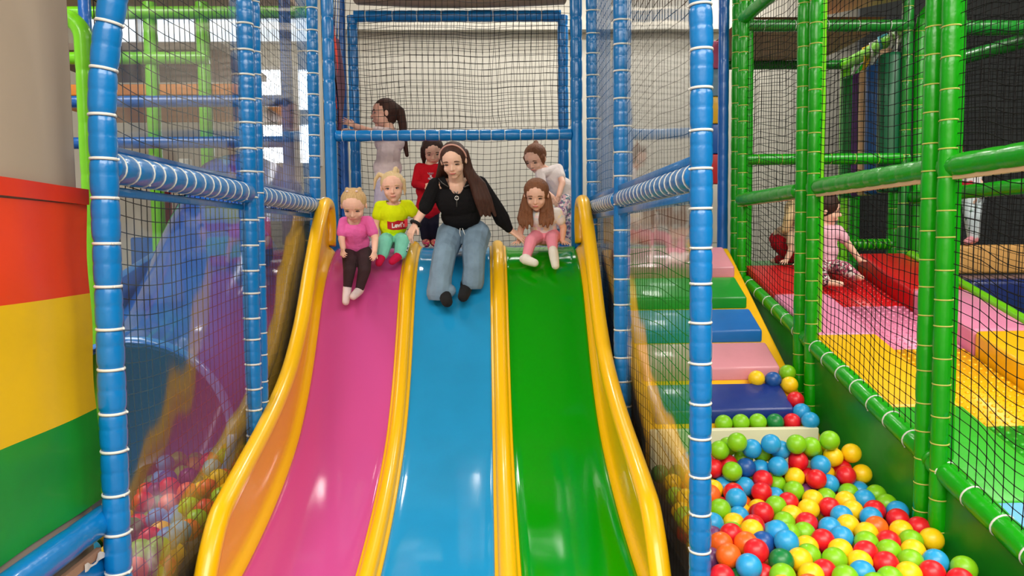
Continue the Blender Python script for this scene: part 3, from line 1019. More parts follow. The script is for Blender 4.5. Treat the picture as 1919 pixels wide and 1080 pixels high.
# behind the clear sheet, in front of the frame and a lower layer showing between the others
R2 = random.Random(5)
for i in range(46):
    y = R2.uniform(2.75, 4.2)
    pts.append(Vector((R2.uniform(0.96, 1.28 + 0.1 * (y - 3)), y, heap_z(y) + R2.uniform(-0.02, 0.02))))
    cols.append(R2.choice('yyoogbrryoyb'))
    fixed.append(0)
P3 = np.array([tuple(p) for p in pts])
F3 = np.array(fixed)
Z0 = P3[:, 2].copy()
for it in range(160):
    d = P3[:, None] - P3[None]
    L = np.linalg.norm(d, axis=2) + np.eye(len(P3)) * 9
    ov = np.clip(2 * BR * 0.995 - L, 0, None)
    mv = (d / L[..., None] * ov[..., None]).sum(1) * 0.28
    mv[F3 == 1] *= 0.25
    mv[:, 0] *= 0.7
    P3 += mv
    P3[:, 2] += (Z0 - P3[:, 2]) * 0.03
    free = F3 == 0
    P3[free, 0] = np.clip(P3[free, 0], RX + 0.09, GX - 0.07)
    P3[free, 1] = np.clip(P3[free, 1], 2.65, 4.24)
low = []
for i in range(11):
    for j in range(15):
        y = 2.84 + j * 0.096
        x = 0.97 + (i + 0.5 * (j % 2)) * 0.1
        if x > GX - 0.07 or y > 4.24:
            continue
        p = np.array((x, y, heap_z(y) - 0.085))
        dd = np.linalg.norm(P3 - p, axis=1)
        k = int(np.argmin(dd))
        # sink below the upper ball it would touch
        for _ in range(10):
            dd = np.linalg.norm(P3 - p, axis=1)
            if dd.min() >= 2 * BR * 0.97:
                break
            p[2] -= 0.012
        if p[2] > heap_z(y) - 0.16:
            low.append(p)
random.Random(3).shuffle(low)
allp = [(Vector(p), c, i < n_photo and fixed[i]) for i, (p, c) in enumerate(zip(P3, cols))]
allp += [(Vector(p), R2.choice(keys), 0) for p in low[:95]]
SOLO = {0: 'first of three lime balls lined up behind the cream board, beside the front post', 1: 'middle one of three lime balls lined up behind the cream board', 2: 'third of three lime balls lined up behind the cream board',
        3: 'dark green ball between the lime row and a red ball behind the cream board', 4: 'red ball at the end of the row behind the cream board', 5: 'yellow ball on the slope between pale pink and navy pads',
        6: 'dark blue ball on the slope beside a yellow one', 7: 'lime green ball highest up in the corner beside the steps', 8: 'yellow ball tucked against the green skirt beside the navy pad',
        9: 'red ball beside the right end of the navy pad', 10: 'sky blue ball just below the red one beside the navy pad', 11: 'sky blue ball level with the row behind the cream board', 12: 'red ball at the right end of the cream board'}
for i, (p, c, fx) in enumerate(allp):
    o = bpy.data.objects.new('ball', BALL[c])
    o.location = p
    o.rotation_euler = (R2.uniform(0, 6), R2.uniform(0, 6), 0)
    C.objects.link(o)
    nm = BCOL[c][0]
    zone = ('behind the clear sheet beside the slide' if p.x < 1.12 else 'along the foot of the green skirt' if p.x > 1.72 else 'just in front of the cream board' if p.y > 4.0
            else 'at the near edge of the pit, closest to the camera' if p.y < 3.35 else 'in the middle of the pit below the steps')
    tag(o, SOLO[i] if i in SOLO else '%s plastic ball %s' % (nm, zone), 'ball', 'balls in the pit beside the steps')
# left pit
LB = '''715,770,o 757,757,y 782,772,r 815,740,y 835,715,r 868,680,r 880,630,r 900,605,g 590,865,b 720,830,g 690,880,b 760,845,r 745,880,g 735,920,o 620,925,y 618,955,r 665,975,b 590,990,g 640,1020,g 700,1000,r 570,1050,o 650,1045,g 705,1050,g 620,1070,y 690,1078,y 540,810,r 680,940,b 720,975,y 800,690,b 850,650,g 820,780,g'''
pts, cols = [], []
for t in LB.split():
    a, b_, c = t.split(',')
    p = atz(float(a) / 2, 540 + float(b_) / 2, 0.50)
    pts.append(p)
    cols.append(c)
for i in range(84):
    pts.append(Vector((R2.uniform(-2.0, -1.45), R2.uniform(2.85, 4.9), R2.uniform(0.38, 0.5))))
    cols.append(R2.choice(keys))
P3 = np.array([tuple(p) for p in pts])
for it in range(160):
    d = P3[:, None] - P3[None]
    L = np.linalg.norm(d, axis=2) + np.eye(len(P3)) * 9
    ov = np.clip(2 * BR * 0.995 - L, 0, None)
    P3 += (d / L[..., None] * ov[..., None]).sum(1) * 0.3
    P3[:, 0] = np.clip(P3[:, 0], -2.1, LX - 0.085)
    P3[:, 2] = np.clip(P3[:, 2], 0.425, 0.54)
for p, c in zip(P3, cols):
    o = bpy.data.objects.new('ball', BALL[c])
    o.location = p
    C.objects.link(o)
    tag(o, '%s plastic ball behind the left net, %s' % (BCOL[c][0], 'close to the lower end of the slide' if p[1] < 3.6 else 'deep beside the steep part of the slide' if p[1] > 4.4 else 'halfway along the slide'), 'ball', 'balls in the pit behind the left net')
# raised pit floors
M_PIT = mat('pit_floor_vinyl', rgb(60, 60, 64), 0.7)
b = MB()
b.box(RX + 0.06, GX - 0.05, 2.3, 3.7, 0.0, 0.27)
b.box8([(RX + 0.06, 3.7, 0), (GX - 0.05, 3.7, 0), (GX - 0.05, 4.29, 0), (RX + 0.06, 4.29, 0), (RX + 0.06, 3.7, 0.27), (GX - 0.05, 3.7, 0.27), (GX - 0.05, 4.29, 0.40), (RX + 0.06, 4.29, 0.40)])
tag(b.build('pit_base', M_PIT, smooth=False), 'dark padded base under the balls right of the slide', 'pit base')
b = MB()
b.box(-2.3, LX - 0.06, 2.75, 5.95, 0.0, 0.37)
tag(b.build('pit_base', M_PIT, smooth=False), 'dark padded base under the balls left of the slide', 'pit base')

# ------------------------------------------------------------------ pillar and banner on the left
b = MB()
b.box(-2.3, -1.462, 1.4, 2.735, 0, CEIL)
pl = structure(b.build('pillar', mat('grey_render', rgb(182, 162, 142), 0.9, var=0.04, vscale=2), bevel=0.02))
bn = thing('banner_pad', 'striped red, yellow and green padded cover wrapped round the grey pillar', 'padded cover', (-1.44, 2.0, 0.88))
zs = [0.90, 1.24, 1.665, 1.985, 2.04]
for i, (nm, c) in enumerate((('green', rgb(22, 146, 40)), ('yellow', rgb(240, 190, 0)), ('red', rgb(232, 62, 14)), ('red', rgb(224, 52, 12)))):
    b = MB()
    z0, z1 = zs[i], zs[i + 1]

    def S(u, v, z0=z0, z1=z1, i=i):
        y = 1.35 + 1.41 * u
        z = z0 + (z1 - z0) * v
        wv = 0.006 * math.sin(y * 9 + z * 3) + 0.004 * math.sin(z * 14 + y * 4)
        if i == 3:
            wv += 0.008
            z += 0.02 * (1 - u)
        return (-1.447 + wv, y, z)
    b.grid(S, 30, 12)
    # returns at the far edge and the inner side give the cover its thickness
    b.grid(lambda u, v: (S(1, v)[0] - 0.25 * u, 2.76 + 0.0 * u, S(1, v)[2]), 4, 12)
    o = b.build('hem' if i == 3 else 'panel', mat('banner_' + nm + str(i), c, 0.45, 0.08, 0.5, 3, 0.16 if i == 0 else 0.05, 2.5), bn)
    o['label'] = nm + (' stitched hem' if i == 3 else ' panel')
lf = thing('padded_barrier', 'low blue padded rail with blue vinyl side under the striped cover', 'padded rail', (-1.40, 2.0, 0))
padded('beam', [(-1.405, 1.5, 0.85), (-1.405, 2.70, 0.85)], 0.05, M_BLUE, lf, 0.4, None, pinch=0.01, seam=False)
b = MB()
b.grid(lambda u, v: (-1.385 + 0.006 * math.sin(8 * u + 4 * v), 1.5 + 1.18 * u, 0.74 * v + 0.0 * u), 24, 16)
b.build('side_panel', M_BLUE, lf)
b = MB()
b.box(-1.40, -1.383, 2.2, 2.62, 0.742, 0.772)
b.build('board_edge', mat('raw_board', rgb(170, 130, 105), 0.8), lf, smooth=False)
b = MB()
b.grid(lambda u, v: (-1.377 + 0.003 * math.sin(15 * u), 2.50 + 0.13 * u, 0.735 + 0.03 * v * (0.6 + 0.4 * math.sin(9 * u + 1))), 10, 3)
b.build('torn_backing', mat('white_backing', rgb(220, 212, 208), 0.7), lf)

# ------------------------------------------------------------------ play structure beyond the left net
lg = thing('climbing_cage', 'lime green padded pipe frame seen through the left net', 'play frame', (-2.6, 7.0, 0))
padded('post', [(-2.36, 4.55, 0), (-2.36, 4.55, 3.02)] + [(-2.36 - 0.13 * (1 - math.cos(a)), 4.55, 3.04 + 0.13 * math.sin(a)) for a in np.linspace(0, math.pi / 2, 9)] + [(-3.3, 4.55, 3.17)], 0.05, M_LIME, lg, 0.3, None, pinch=0.02, seam=False)
for x, z0, z1 in ((-3.03, 0, 4.0), (-2.56, 0, 4.0)):
    padded('post', [(x, 7.0, z0), (x, 7.0, z1)], 0.06, M_LIME, lg, 0.3, None, pinch=0.02, seam=False)
padded('beam', [(-3.9, 6.95, 3.90), (-1.6, 6.95, 3.90)], 0.055, M_LIME, lg, 0.3, None, pinch=0.02, seam=False)
padded('beam', [(-3.9, 6.95, 3.50), (-2.5, 6.95, 3.50)], 0.055, M_LIME, lg, 0.3, None, pinch=0.02, seam=False)
lb = thing('climbing_cage', 'blue padded rails low behind the left net under the lime frame', 'play frame', (-2.6, 6.6, 0))
padded('beam', [(-3.6, 6.6, 3.05), (-1.75, 6.6, 3.05)], 0.05, M_BLUE2, lb, 0.3, None, pinch=0.02, seam=False)
padded('beam', [(-3.6, 6.6, 2.70), (-1.75, 6.6, 2.70)], 0.05, M_BLUE2, lb, 0.3, None, pinch=0.02, seam=False)
padded('post', [(-1.72, 6.6, 0), (-1.72, 6.6, 4.3)], 0.05, M_BLUE2, lb, 0.3, None, pinch=0.02, seam=False)
padded('post', [(-3.4, 6.6, 0), (-3.4, 6.6, 4.3)], 0.05, M_BLUE2, lb, 0.3, None, pinch=0.02, seam=False)
tag(pad('upper_deck', M_DECK, None, block(-4.2, -1.8, 6.9, 7.42, 4.06, 4.12), 0.01), 'beige deck above the lime frame behind the left net', 'deck')
pad('shelf_deck', mat('grey_brown_board', rgb(120, 104, 94), 0.7), lg, block(-4.2, -2.4, 7.0, 8.4, 3.58, 3.65), 0.01, 'grey brown deck board')
pad('shelf_deck', mat('orange_board', rgb(214, 130, 40), 0.6), lg, block(-4.2, -2.2, 7.0, 8.6, 3.18, 3.28), 0.01, 'orange deck board')
pp = padded('padded_pole', [(-2.86, 5.2, 0), (-2.86, 5.2, 2.75)], 0.05, mat('violet_vinyl', rgb(150, 60, 150), 0.4), None, 0.3, None, pinch=0.02, seam=False)
tag(pp, 'violet padded pole just beyond the grey pillar', 'pole')
for x, c, nm in ((-3.05, rgb(190, 60, 70), 'red'), (-2.85, rgb(230, 225, 220), 'white'), (-2.62, rgb(120, 70, 110), 'plum'), (-2.45, rgb(225, 190, 60), 'yellow'), (-2.2, rgb(190, 60, 60), 'crimson')):
    o = padded('foam_roller', [(x, 7.2, 1.9), (x, 7.2, 2.62)], 0.06, mat('roller_' + nm, c, 0.4), None, 0.3, None, pinch=0.0, seam=False)
    tag(o, '%s upright foam roller behind the blue rails, seen through the left net' % nm, 'foam roller', 'foam rollers behind the left net')
tag(pad('roller_stand', M_BLUE2, None, block(-3.3, -2.0, 7.0, 7.4, 0, 1.89), 0.02), 'blue padded block under the foam rollers', 'padded block')

# blue slide behind the left net
bs = thing('tube_slide', 'big shiny blue slide chute behind the left net', 'slide', (-2.2, 4.5, 0))
b = MB()
pth = smooth_curve([(7.0, 2.15), (6.4, 1.75), (5.8, 1.30), (5.2, 0.98), (4.7, 0.80), (4.3, 0.74)], 40)
TX = lambda y: -2.04 - 0.06 * abs(y - 4.3)
b.tube([(TX(p[0]), p[0], p[1]) for p in pth], [0.55] * 40, 32, False)
b.tube([(TX(p[0]), p[0], p[1]) for p in pth[::-1]], [0.53] * 40, 32, False)
b.build('tube', mat('blue_gelcoat', rgb(28, 92, 190), 0.15, 0.8), bs)
b = MB()
b.tube([(-2.04 + 0.545 * math.cos(a), 4.3, 0.74 + 0.545 * math.sin(a)) for a in np.linspace(0, 2 * math.pi, 48)], 0.028, 10)
b.build('rim', mat('light_blue_gelcoat', rgb(70, 140, 220), 0.15, 0.8), bs)
b = MB()
b.box8([(-2.78, 4.9, 0), (-2.70, 4.9, 0), (-2.70, 8.0, 0), (-2.78, 8.0, 0), (-2.78, 4.9, 1.42), (-2.70, 4.9, 1.42), (-2.70, 8.0, 2.2), (-2.78, 8.0, 2.2)])
tag(b.build('side_panel', mat('blue_panel', rgb(40, 120, 190), 0.3, 0.3), bevel=0.01), 'sloping blue slide wall behind the left net', 'panel')
b = MB()
b.box(-2.02, LX - 0.05, 6.0, 6.06, 0.0, 2.0)
tag(b.build('dark_screen', mat('dark_mesh_cloth', rgb(52, 54, 60), 0.9, bump=0.2, bscale=30), smooth=False), 'dark mesh screen under the platform left of the slide', 'screen')
b = MB()
b.box(PXL, PXR, 6.33, 6.36, 0.0, PZ - 0.17)
tag(b.build('dark_screen', MATS['dark_mesh_cloth'], smooth=False), 'dark screen closing the space under the slide platform', 'screen')

# draped fabric strips beside the platform
dr = thing('fabric_drape', 'red, purple and yellow fabric strips hanging beside the platform behind the left posts', 'drape', (-1.27, 6.8, 2.8))
for nm, c, (ya, yb), zt, zb in (('red', rgb(225, 50, 25), (6.36, 6.56), 3.72, 2.95), ('purple', rgb(92, 26, 66), (6.46, 6.80), 3.55, 2.75), ('yellow', rgb(235, 185, 20), (6.34, 6.40), 3.3, 2.75)):
    b = MB()
    b.grid(lambda u, v: (-1.275 + 0.012 * math.sin(6 * v + 4 * u) + (0.012 if nm == 'purple' else 0), ya + (yb - ya) * u * (0.25 + 0.75 * min(1, 2 * (1 - v) if nm != 'purple' else 2 * v * (1 - v) + 0.4)), zb + (zt - zb) * v), 8, 24)
    b.grid(lambda u, v: (-1.281 + 0.012 * math.sin(6 * v + 4 * (1 - u)) + (0.012 if nm == 'purple' else 0), ya + (yb - ya) * (1 - u) * (0.25 + 0.75 * min(1, 2 * (1 - v) if nm != 'purple' else 2 * v * (1 - v) + 0.4)), zb + (zt - zb) * v), 8, 24)
    o = b.build('strip', mat('drape_' + nm, c, 0.6), dr)
    o['label'] = nm + ' strip'
for k, y in enumerate((6.42, 6.5, 6.6)):
    b = MB()
    b.tube([(-1.27, y, 3.66 - 0.1 * k), (-1.26, y + 0.05, 3.95), (-1.27, y + 0.1, 4.15)], 0.006, 6)
    b.build('cord', M_TIE, dr)

# ------------------------------------------------------------------ people
A3 = lambda v: np.asarray(tuple(v), float)


def blob(name, prims, voxel, m, parent, smooth=3, fac=0.5, cut=None, label=None):
    """closed prims fused into one continuous skin"""
    b = MB()
    for p in prims:
        if p[0] == 'c':
            b.capsule(p[1], p[2], p[3], p[4])
        else:
            b.ell(p[1], p[2], p[3], p[4], p[5] if len(p) > 5 else None)
    me = b.mesh(name)
    tmp = bpy.data.objects.new('tmp', me)
    C.objects.link(tmp)
    r = tmp.modifiers.new('r', 'REMESH')
    r.mode = 'VOXEL'
    r.voxel_size = voxel
    if smooth:
        s_ = tmp.modifiers.new('s', 'SMOOTH')
        s_.factor = fac
        s_.iterations = smooth
    dg = bpy.context.evaluated_depsgraph_get()
    dg.update()
    me2 = bpy.data.meshes.new_from_object(tmp.evaluated_get(dg))
    bpy.data.objects.remove(tmp)
    bpy.data.meshes.remove(me)
    if cut is not None:
        bm = bmesh.new()
        bm.from_mesh(me2)
        dead = [v for v in bm.verts if cut(v.co)]
        bmesh.ops.delete(bm, geom=dead, context='VERTS')
        for _ in range(14):
            new = {}
            for v in bm.verts:
                if v.is_boundary:
                    nb = [e.other_vert(v).co for e in v.link_edges if e.is_boundary]
                    if len(nb) == 2:
                        new[v] = v.co * 0.4 + (nb[0] + nb[1]) * 0.3
            for v, c_ in new.items():
                v.co = c_
        bm.to_mesh(me2)
        bm.free()
    me2.polygons.foreach_set('use_smooth', [True] * len(me2.polygons))
    me2.name = name
    o = link(name, me2, m, parent)
    if label:
        o['label'] = label
    return o


def frame_from(fwd, up):
    f = Vector(fwd).normalized()
    u = Vector(up)
    u = (u - f * u.dot(f)).normalized()
    r = f.cross(u).normalized()
    return r, f, u


class Head:
    def __init__(s, c, fwd, up, H):
        s.c, s.H = Vector(c), H
        s.r, s.f, s.u = frame_from(fwd, up)

    def p(s, x, y, z):
        """x to the person's right, y forward, z up, in head heights"""
        return s.c + (s.r * x + s.f * y + s.u * z) * s.H

    def ax(s):
        return [s.r, s.f, s.u]

    def skin(s, neck, nr, kid=True):
        H, p = s.H, s.p
        k = 1.08 if kid else 1.0
        out = [('e', p(0, -0.03, 0.12), 0.355 * H * k, 0.42 * H, 0.38 * H, s.ax()),
               ('e', p(0, 0.08, -0.11), 0.285 * H * k, 0.30 * H, 0.37 * H, s.ax()),
               ('e', p(0, 0.21, -0.385), 0.11 * H, 0.10 * H, 0.09 * H, s.ax()),
               ('c', p(0, 0.355, 0.02), 0.028 * H, p(0, 0.425, -0.115), 0.045 * H),
               ('c', p(-0.04, 0.385, -0.13), 0.033 * H, p(0.04, 0.385, -0.13), 0.033 * H),
               ('c', p(-0.17, 0.30, 0.09), 0.05 * H, p(0.17, 0.30, 0.09), 0.05 * H),
               ('c', p(-0.06, 0.345, -0.255), 0.034 * H, p(0.06, 0.345, -0.255), 0.034 * H)]
        for g in (-1, 1):
            out.append(('e', p(g * 0.16, 0.22, -0.15), 0.115 * H, 0.12 * H, 0.12 * H, s.ax()))
            out.append(('e', p(g * 0.365 * k, -0.03, -0.02), 0.035 * H, 0.065 * H, 0.105 * H, s.ax()))
        out.append(('c', p(0, -0.06, -0.22), nr, neck, nr * 1.05))
        return out

    def face(s, parent, open_=0.6, iris=(0.05, 0.09, 0.15, 1), brow=rgb(120, 85, 60), lip=rgb(196, 100, 96), k=1.0):
        H, p = s.H, s.p
        for g in (-1, 1):
            b = MB()
            b.ell(p(g * 0.150, 0.318, 0.005), 0.062 * H, 0.035 * H, 0.042 * H * max(open_, 0.25), s.ax())
            e_ = b.build('eye', mat('eye_white', rgb(226, 220, 214), 0.25), parent)
            b = MB()
            b.ell(p(g * 0.148, 0.342, 0.0), 0.030 * H, 0.014 * H, 0.034 * H * max(open_, 0.22), s.ax())
            b.build('iris', mat('iris_%d' % int(iris[2] * 1000), iris, 0.15), e_)
            b = MB()
            b.tube([p(g * (0.150 + dx), 0.345 - 3.2 * dx * dx - (0.06 * dx if dx > 0 else 0), 0.005 + 0.044 * max(open_, 0.1) - 3.5 * dx * dx) for dx in np.linspace(-0.075, 0.08, 7)], [0.008 * H, 0.014 * H, 0.016 * H, 0.017 * H, 0.016 * H, 0.014 * H, 0.008 * H], 6)
            b.build('eyelashes', mat('lash_dark', rgb(40, 28, 24), 0.6), parent)
            b = MB()
            b.tube([p(g * (0.155 + dx), 0.372 - 3.0 * dx * dx, 0.115 - 3 * dx * dx) for dx in np.linspace(-0.09, 0.10, 7)], [0.008 * H, 0.016 * H, 0.018 * H, 0.018 * H, 0.016 * H, 0.013 * H, 0.007 * H], 6)
            b.build('eyebrow', mat('brow_%d' % int(brow[0] * 1000), brow, 0.8), parent)
        b = MB()
        b.tube([p(x, 0.384 - 1.6 * x * x, -0.258 + 1.5 * x * x) for x in np.linspace(-0.10, 0.10, 9)], [q_ * H for q_ in (0.006, 0.013, 0.018, 0.021, 0.021, 0.021, 0.018, 0.013, 0.006)], 8)
        b.build('lips', mat('lips_%d' % int(lip[0] * 1000), lip, 0.4), parent)

    def cap(s, thick=1.0, k=1.08):
        """skull-hugging hair that leaves the face free"""
        H, p = s.H, s.p
        return [('e', p(0, -0.094, 0.147), 0.389 * H * k * thick, 0.43 * H * thick, 0.404 * H * thick, s.ax()),
                ('e', p(0, -0.20, -0.05), 0.31 * H * k, 0.27 * H, 0.33 * H, s.ax())]


def hand(w, d, n, S, thumb, curl=0.35, spread=0.12, thumb_in=0.0):
    """palm, four jointed fingers and a thumb. w wrist, d pointing direction, n back of hand, thumb = +1/-1 side"""
    d = Vector(d).normalized()
    n = Vector(n)
    n = (n - d * n.dot(d)).normalized()
    s_ = d.cross(n).normalized() * thumb
    w = Vector(w)
    out = []
    fr = 0.050 * S
    for i in range(4):
        o = (1.5 - i)
        a = w + d * 0.10 * S + s_ * o * 0.075 * S
        kn = w + d * (0.50 + 0.02 * (1.5 - abs(o - 0.5))) * S + s_ * o * 0.118 * S
        out.append(('c', a, 0.070 * S, kn, 0.062 * S))
        L = (0.44, 0.48, 0.45, 0.36)[i] * S
        dr = (d + s_ * o * spread).normalized()
        q = kn
        ang = curl * (0.7 + 0.1 * i)
        for f_, rr in ((0.46, 0.95), (0.31, 0.88), (0.23, 0.8)):
            dv = (dr * math.cos(ang) - n * math.sin(ang))
            e_ = q + dv * L * f_
            out.append(('c', q, fr * rr * 1.05, e_, fr * rr * 0.95))
            q = e_
            ang += curl * 0.9
    b0 = w + d * 0.14 * S + s_ * 0.13 * S
    b1 = b0 + (d * 0.55 + s_ * (0.75 - thumb_in) - n * (0.25 + thumb_in)).normalized() * 0.24 * S
    b2 = b1 + (d * 0.85 + s_ * (0.40 - thumb_in) - n * (0.2 + thumb_in)).normalized() * 0.20 * S
    out += [('c', b0, 0.075 * S, b1, 0.058 * S), ('c', b1, 0.056 * S, b2, 0.044 * S)]
    out.append(('c', w, 0.105 * S * 0.8, w + d * 0.16 * S, 0.10 * S))
    return out


def limb(*seq):
    """(point, radius) chain"""
    out = []
    for (p, r), (q, t) in zip(seq[:-1], seq[1:]):
        out.append(('c', p, r, q, t))
    return out


def strand_mat(name, c, dark):
    m = mat(name, c, 0.55, spec=0.3)
    nt = m.node_tree
    b = nt.nodes['Principled BSDF']
    tc = nt.nodes.new('ShaderNodeTexCoord')
    mp = nt.nodes.new('ShaderNodeMapping')
    mp.inputs['Scale'].default_value = (130, 130, 9)
    n = nt.nodes.new('ShaderNodeTexNoise')
    n.inputs['Scale'].default_value = 1.0
    n.inputs['Detail'].default_value = 2
    nt.links.new(tc.outputs['Object'], mp.inputs[0])
    nt.links.new(mp.outputs[0], n.inputs['Vector'])
    mx = nt.nodes.new('ShaderNodeMix')
    mx.data_type = 'RGBA'
    nt.links.new(n.outputs['Fac'], mx.inputs[0])
    mx.inputs[6].default_value = dark
    mx.inputs[7].default_value = c
    nt.links.new(mx.outputs[2], b.inputs['Base Color'])
    bp = nt.nodes.new('ShaderNodeBump')
    bp.inputs['Strength'].default_value = 0.5
    bp.inputs['Distance'].default_value = 0.01
    nt.links.new(n.outputs['Fac'], bp.inputs['Height'])
    nt.links.new(bp.outputs['Normal'], b.inputs['Normal'])
    return m


SKIN_A = mat('skin_fair', rgb(244, 198, 174), 0.5, spec=0.35, sss=0.12, var=0.04, vscale=12)
SKIN_B = mat('skin_rosy', rgb(246, 194, 170), 0.5, spec=0.35, sss=0.12, var=0.04, vscale=12)
H_BLOND = strand_mat('blond_hair', rgb(232, 196, 140), rgb(176, 132, 84))
H_PALE = strand_mat('pale_blond_hair', rgb(240, 216, 170), rgb(200, 164, 112))
H_BROWN = strand_mat('light_brown_hair', rgb(152, 98, 64), rgb(92, 54, 34))
H_DARK = strand_mat('dark_brown_hair', rgb(86, 52, 40), rgb(42, 24, 20))
H_DBLACK = strand_mat('deep_brown_hair', rgb(72, 44, 36), rgb(40, 22, 18))
CLOTH = lambda n, c, b=0.5, s_=22: mat(n, c, 0.85, bump=b, bscale=s_, spec=0.2, var=0.05, vscale=18)
VX = 0.0042


def ray_decal(name, target, o, right, up, fwd, me, m, parent, off=0.003):
    """lays a flat mesh (x right, y up) on the cloth by casting it along -fwd"""
    tv = [v.co + wpos(target) for v in target.data.vertices]
    bvh = BVHTree.FromPolygons(tv, [tuple(p.vertices) for p in target.data.polygons])
    right, up, fwd = Vector(right).normalized(), Vector(up).normalized(), Vector(fwd).normalized()
    for v in me.vertices:
        s_ = Vector(o) + right * v.co.x + up * v.co.y + fwd * 0.4
        hit = bvh.ray_cast(s_, -fwd)
        base = hit[0] if hit[0] is not None else Vector(o) + right * v.co.x + up * v.co.y
        v.co = base + fwd * (off + v.co.z)
    return link(name, me, m, parent)


def person(label, base):
    return thing('person', label, 'person', base)


# ---- woman on the blue lane
W = person('woman in black half-zip sweater and wide pale blue jeans starting down the blue lane', (-0.2, 5.7, 1.5))
hipR, hipL = at(845, 440, 5.93), at(893, 440, 5.93)           # R/L as seen in the photo: left side first
kR, kL = at(833, 476, 5.52), at(888, 474, 5.54)
aR, aL = at(833, 552, 5.43), at(874, 540, 5.50)
tR, tL = at(838, 566, 5.30), at(868, 556, 5.36)
pel, chest = at(869, 428, 5.98), at(858, 372, 5.84)
shR, shL = at(816, 347, 5.78), at(899, 344, 5.80)
elR, elL = at(798, 386, 5.76), at(932, 394, 5.80)
wrR, wrL = at(779, 419, 5.72), at(958, 433, 5.86)
neck = at(855, 336, 5.72)
hd = Head(at(850, 302, 5.60), (-0.12, -0.86, -0.42), (-0.10, -0.35, 0.93), 0.250)
body = hd.skin(neck, 0.056, False)
body += limb((neck, 0.06), (chest, 0.10), (pel, 0.11))
body += [('c', shR, 0.05, shL, 0.05), ('e', chest, 0.15, 0.09, 0.13)]
body += limb((hipR, 0.088), (kR, 0.058), (aR, 0.040)) + limb((hipL, 0.088), (kL, 0.058), (aL, 0.040))
body += limb((aR, 0.04), (tR, 0.032)) + limb((aL, 0.04), (tL, 0.032))
body += limb((shR, 0.046), (elR, 0.038), (wrR, 0.026)) + limb((shL, 0.046), (elL, 0.038), (wrL, 0.026))
body += hand(wrR, at(769, 438, 5.70) - wrR, (-0.5, -0.6, 0.5), 0.165, -1, 0.45, 0.06)
body += hand(wrL, at(980, 447, 5.86) - wrL, (0.25, -0.5, 0.8), 0.175, -1, 0.12, 0.16)
body += [('c', at(855, 348, 5.74), 0.07, at(857, 365, 5.77), 0.075)]
blob('body', body, VX, SKIN_A, W, 3)
hd.face(W, 0.28, (0.03, 0.03, 0.03, 1), rgb(92, 60, 46), rgb(188, 96, 90))
swt = limb((shR, 0.058), (elR, 0.056), (at(796, 391, 5.74), 0.048))
swt += limb((shL, 0.058), (elL, 0.058), (at(941, 411, 5.83), 0.062), (at(953, 428, 5.85), 0.036))
swt += [('c', at(832, 344, 5.80), 0.068, at(883, 343, 5.80), 0.068), ('e', at(858, 375, 5.80), 0.172, 0.13, 0.15), ('e', at(864, 404, 5.86), 0.158, 0.135, 0.12),
        ('e', at(839, 380, 5.77), 0.082, 0.065, 0.09), ('e', at(878, 380, 5.77), 0.082, 0.065, 0.09), ('c', at(838, 344, 5.74), 0.055, at(872, 344, 5.74), 0.055)]
zc = at(856, 366, 5.62)
vz0, vz1 = at(856, 364, 5.7).z, at(856, 330, 5.7).z
vx = at(856, 350, 5.7).x


def vcut(c):
    t = (c.z - vz0) / (vz1 - vz0)
    return c.y < 5.80 and t > 0 and abs(c.x - vx) < 0.02 + 0.068 * min(t, 1.2) ** 0.8


sw = blob('sweater', swt, 0.005, mat('black_knit', rgb(24, 23, 25), 0.9, bump=0.4, bscale=40, spec=0.15), W, 3, cut=vcut)


def on(target, px, py, Y0=5.2, off=0.004):
    tv = [v.co + wpos(target) for v in target.data.vertices]
    if 'bvh' not in ON or ON.get('t') != target.name:
        ON['bvh'] = BVHTree.FromPolygons(tv, [tuple(p.vertices) for p in target.data.polygons])
        ON['t'] = target.name
    p = at(px, py, Y0)
    d = (p - EYE).normalized()
    h = ON['bvh'].ray_cast(EYE, d)
    return (h[0] - d * off) if h[0] is not None else None


ON = {}
# collar: two flaps along the open neckline with a zip edge
for g, pts_ in ((0, [(822, 336), (829, 344), (838, 350), (847, 357), (855, 364)]), (1, [(889, 343), (881, 347), (872, 351), (863, 357), (856, 364)])):
    P_ = [at(a, b_, 5.66 - 0.02 * i) if (on(sw, a, b_) is None) else on(sw, a, b_, off=0.004) for i, (a, b_) in enumerate(pts_)]
    P_ = [Vector((p.x, min(p.y, 5.74), p.z)) for p in P_]
    b = MB()
    b.tube(P_, [0.012, 0.015, 0.013, 0.008, 0.003], 8, flat=0.6)
    b.build('collar', mat('black_knit', rgb(24, 23, 25)), W)
    b = MB()
    b.tube([p + Vector((0, -0.012, 0.004)) for p in P_], 0.003, 6)
    b.build('zip_edge', mat('zip_metal', rgb(120, 118, 116), 0.35, metal=0.6), W)
zp = [on(sw, 856, y) for y in (366, 372, 380, 388)]
zp = [p for p in zp if p is not None]
if len(zp) > 2:
    b = MB()
    b.tube(zp, 0.0035, 6)
    z_ = b.build('zip', mat('zip_metal', rgb(120, 118, 116)), W)
    b = MB()
    q = zp[0] + Vector((0, -0.012, -0.01))
    b.tube([q + Vector((0.014 * math.cos(a), -0.002, 0.014 * math.sin(a) - 0.012)) for a in np.linspace(0, 2 * math.pi, 17)], 0.0032, 6)
    b.build('ring_pull', mat('zip_silver', rgb(225, 222, 216), 0.25, metal=0.7), z_)
jn = limb((hipR, 0.115), (kR, 0.088), (at(826, 515, 5.46), 0.085), (at(822, 548, 5.44), 0.092)) + [('c', at(816, 545, 5.46), 0.05, at(842, 545, 5.44), 0.05)]
jn += limb((hipL, 0.115), (kL, 0.088), (at(888, 505, 5.50), 0.080), (at(886, 528, 5.50), 0.085)) + [('c', at(878, 526, 5.5), 0.045, at(896, 528, 5.5), 0.045)]
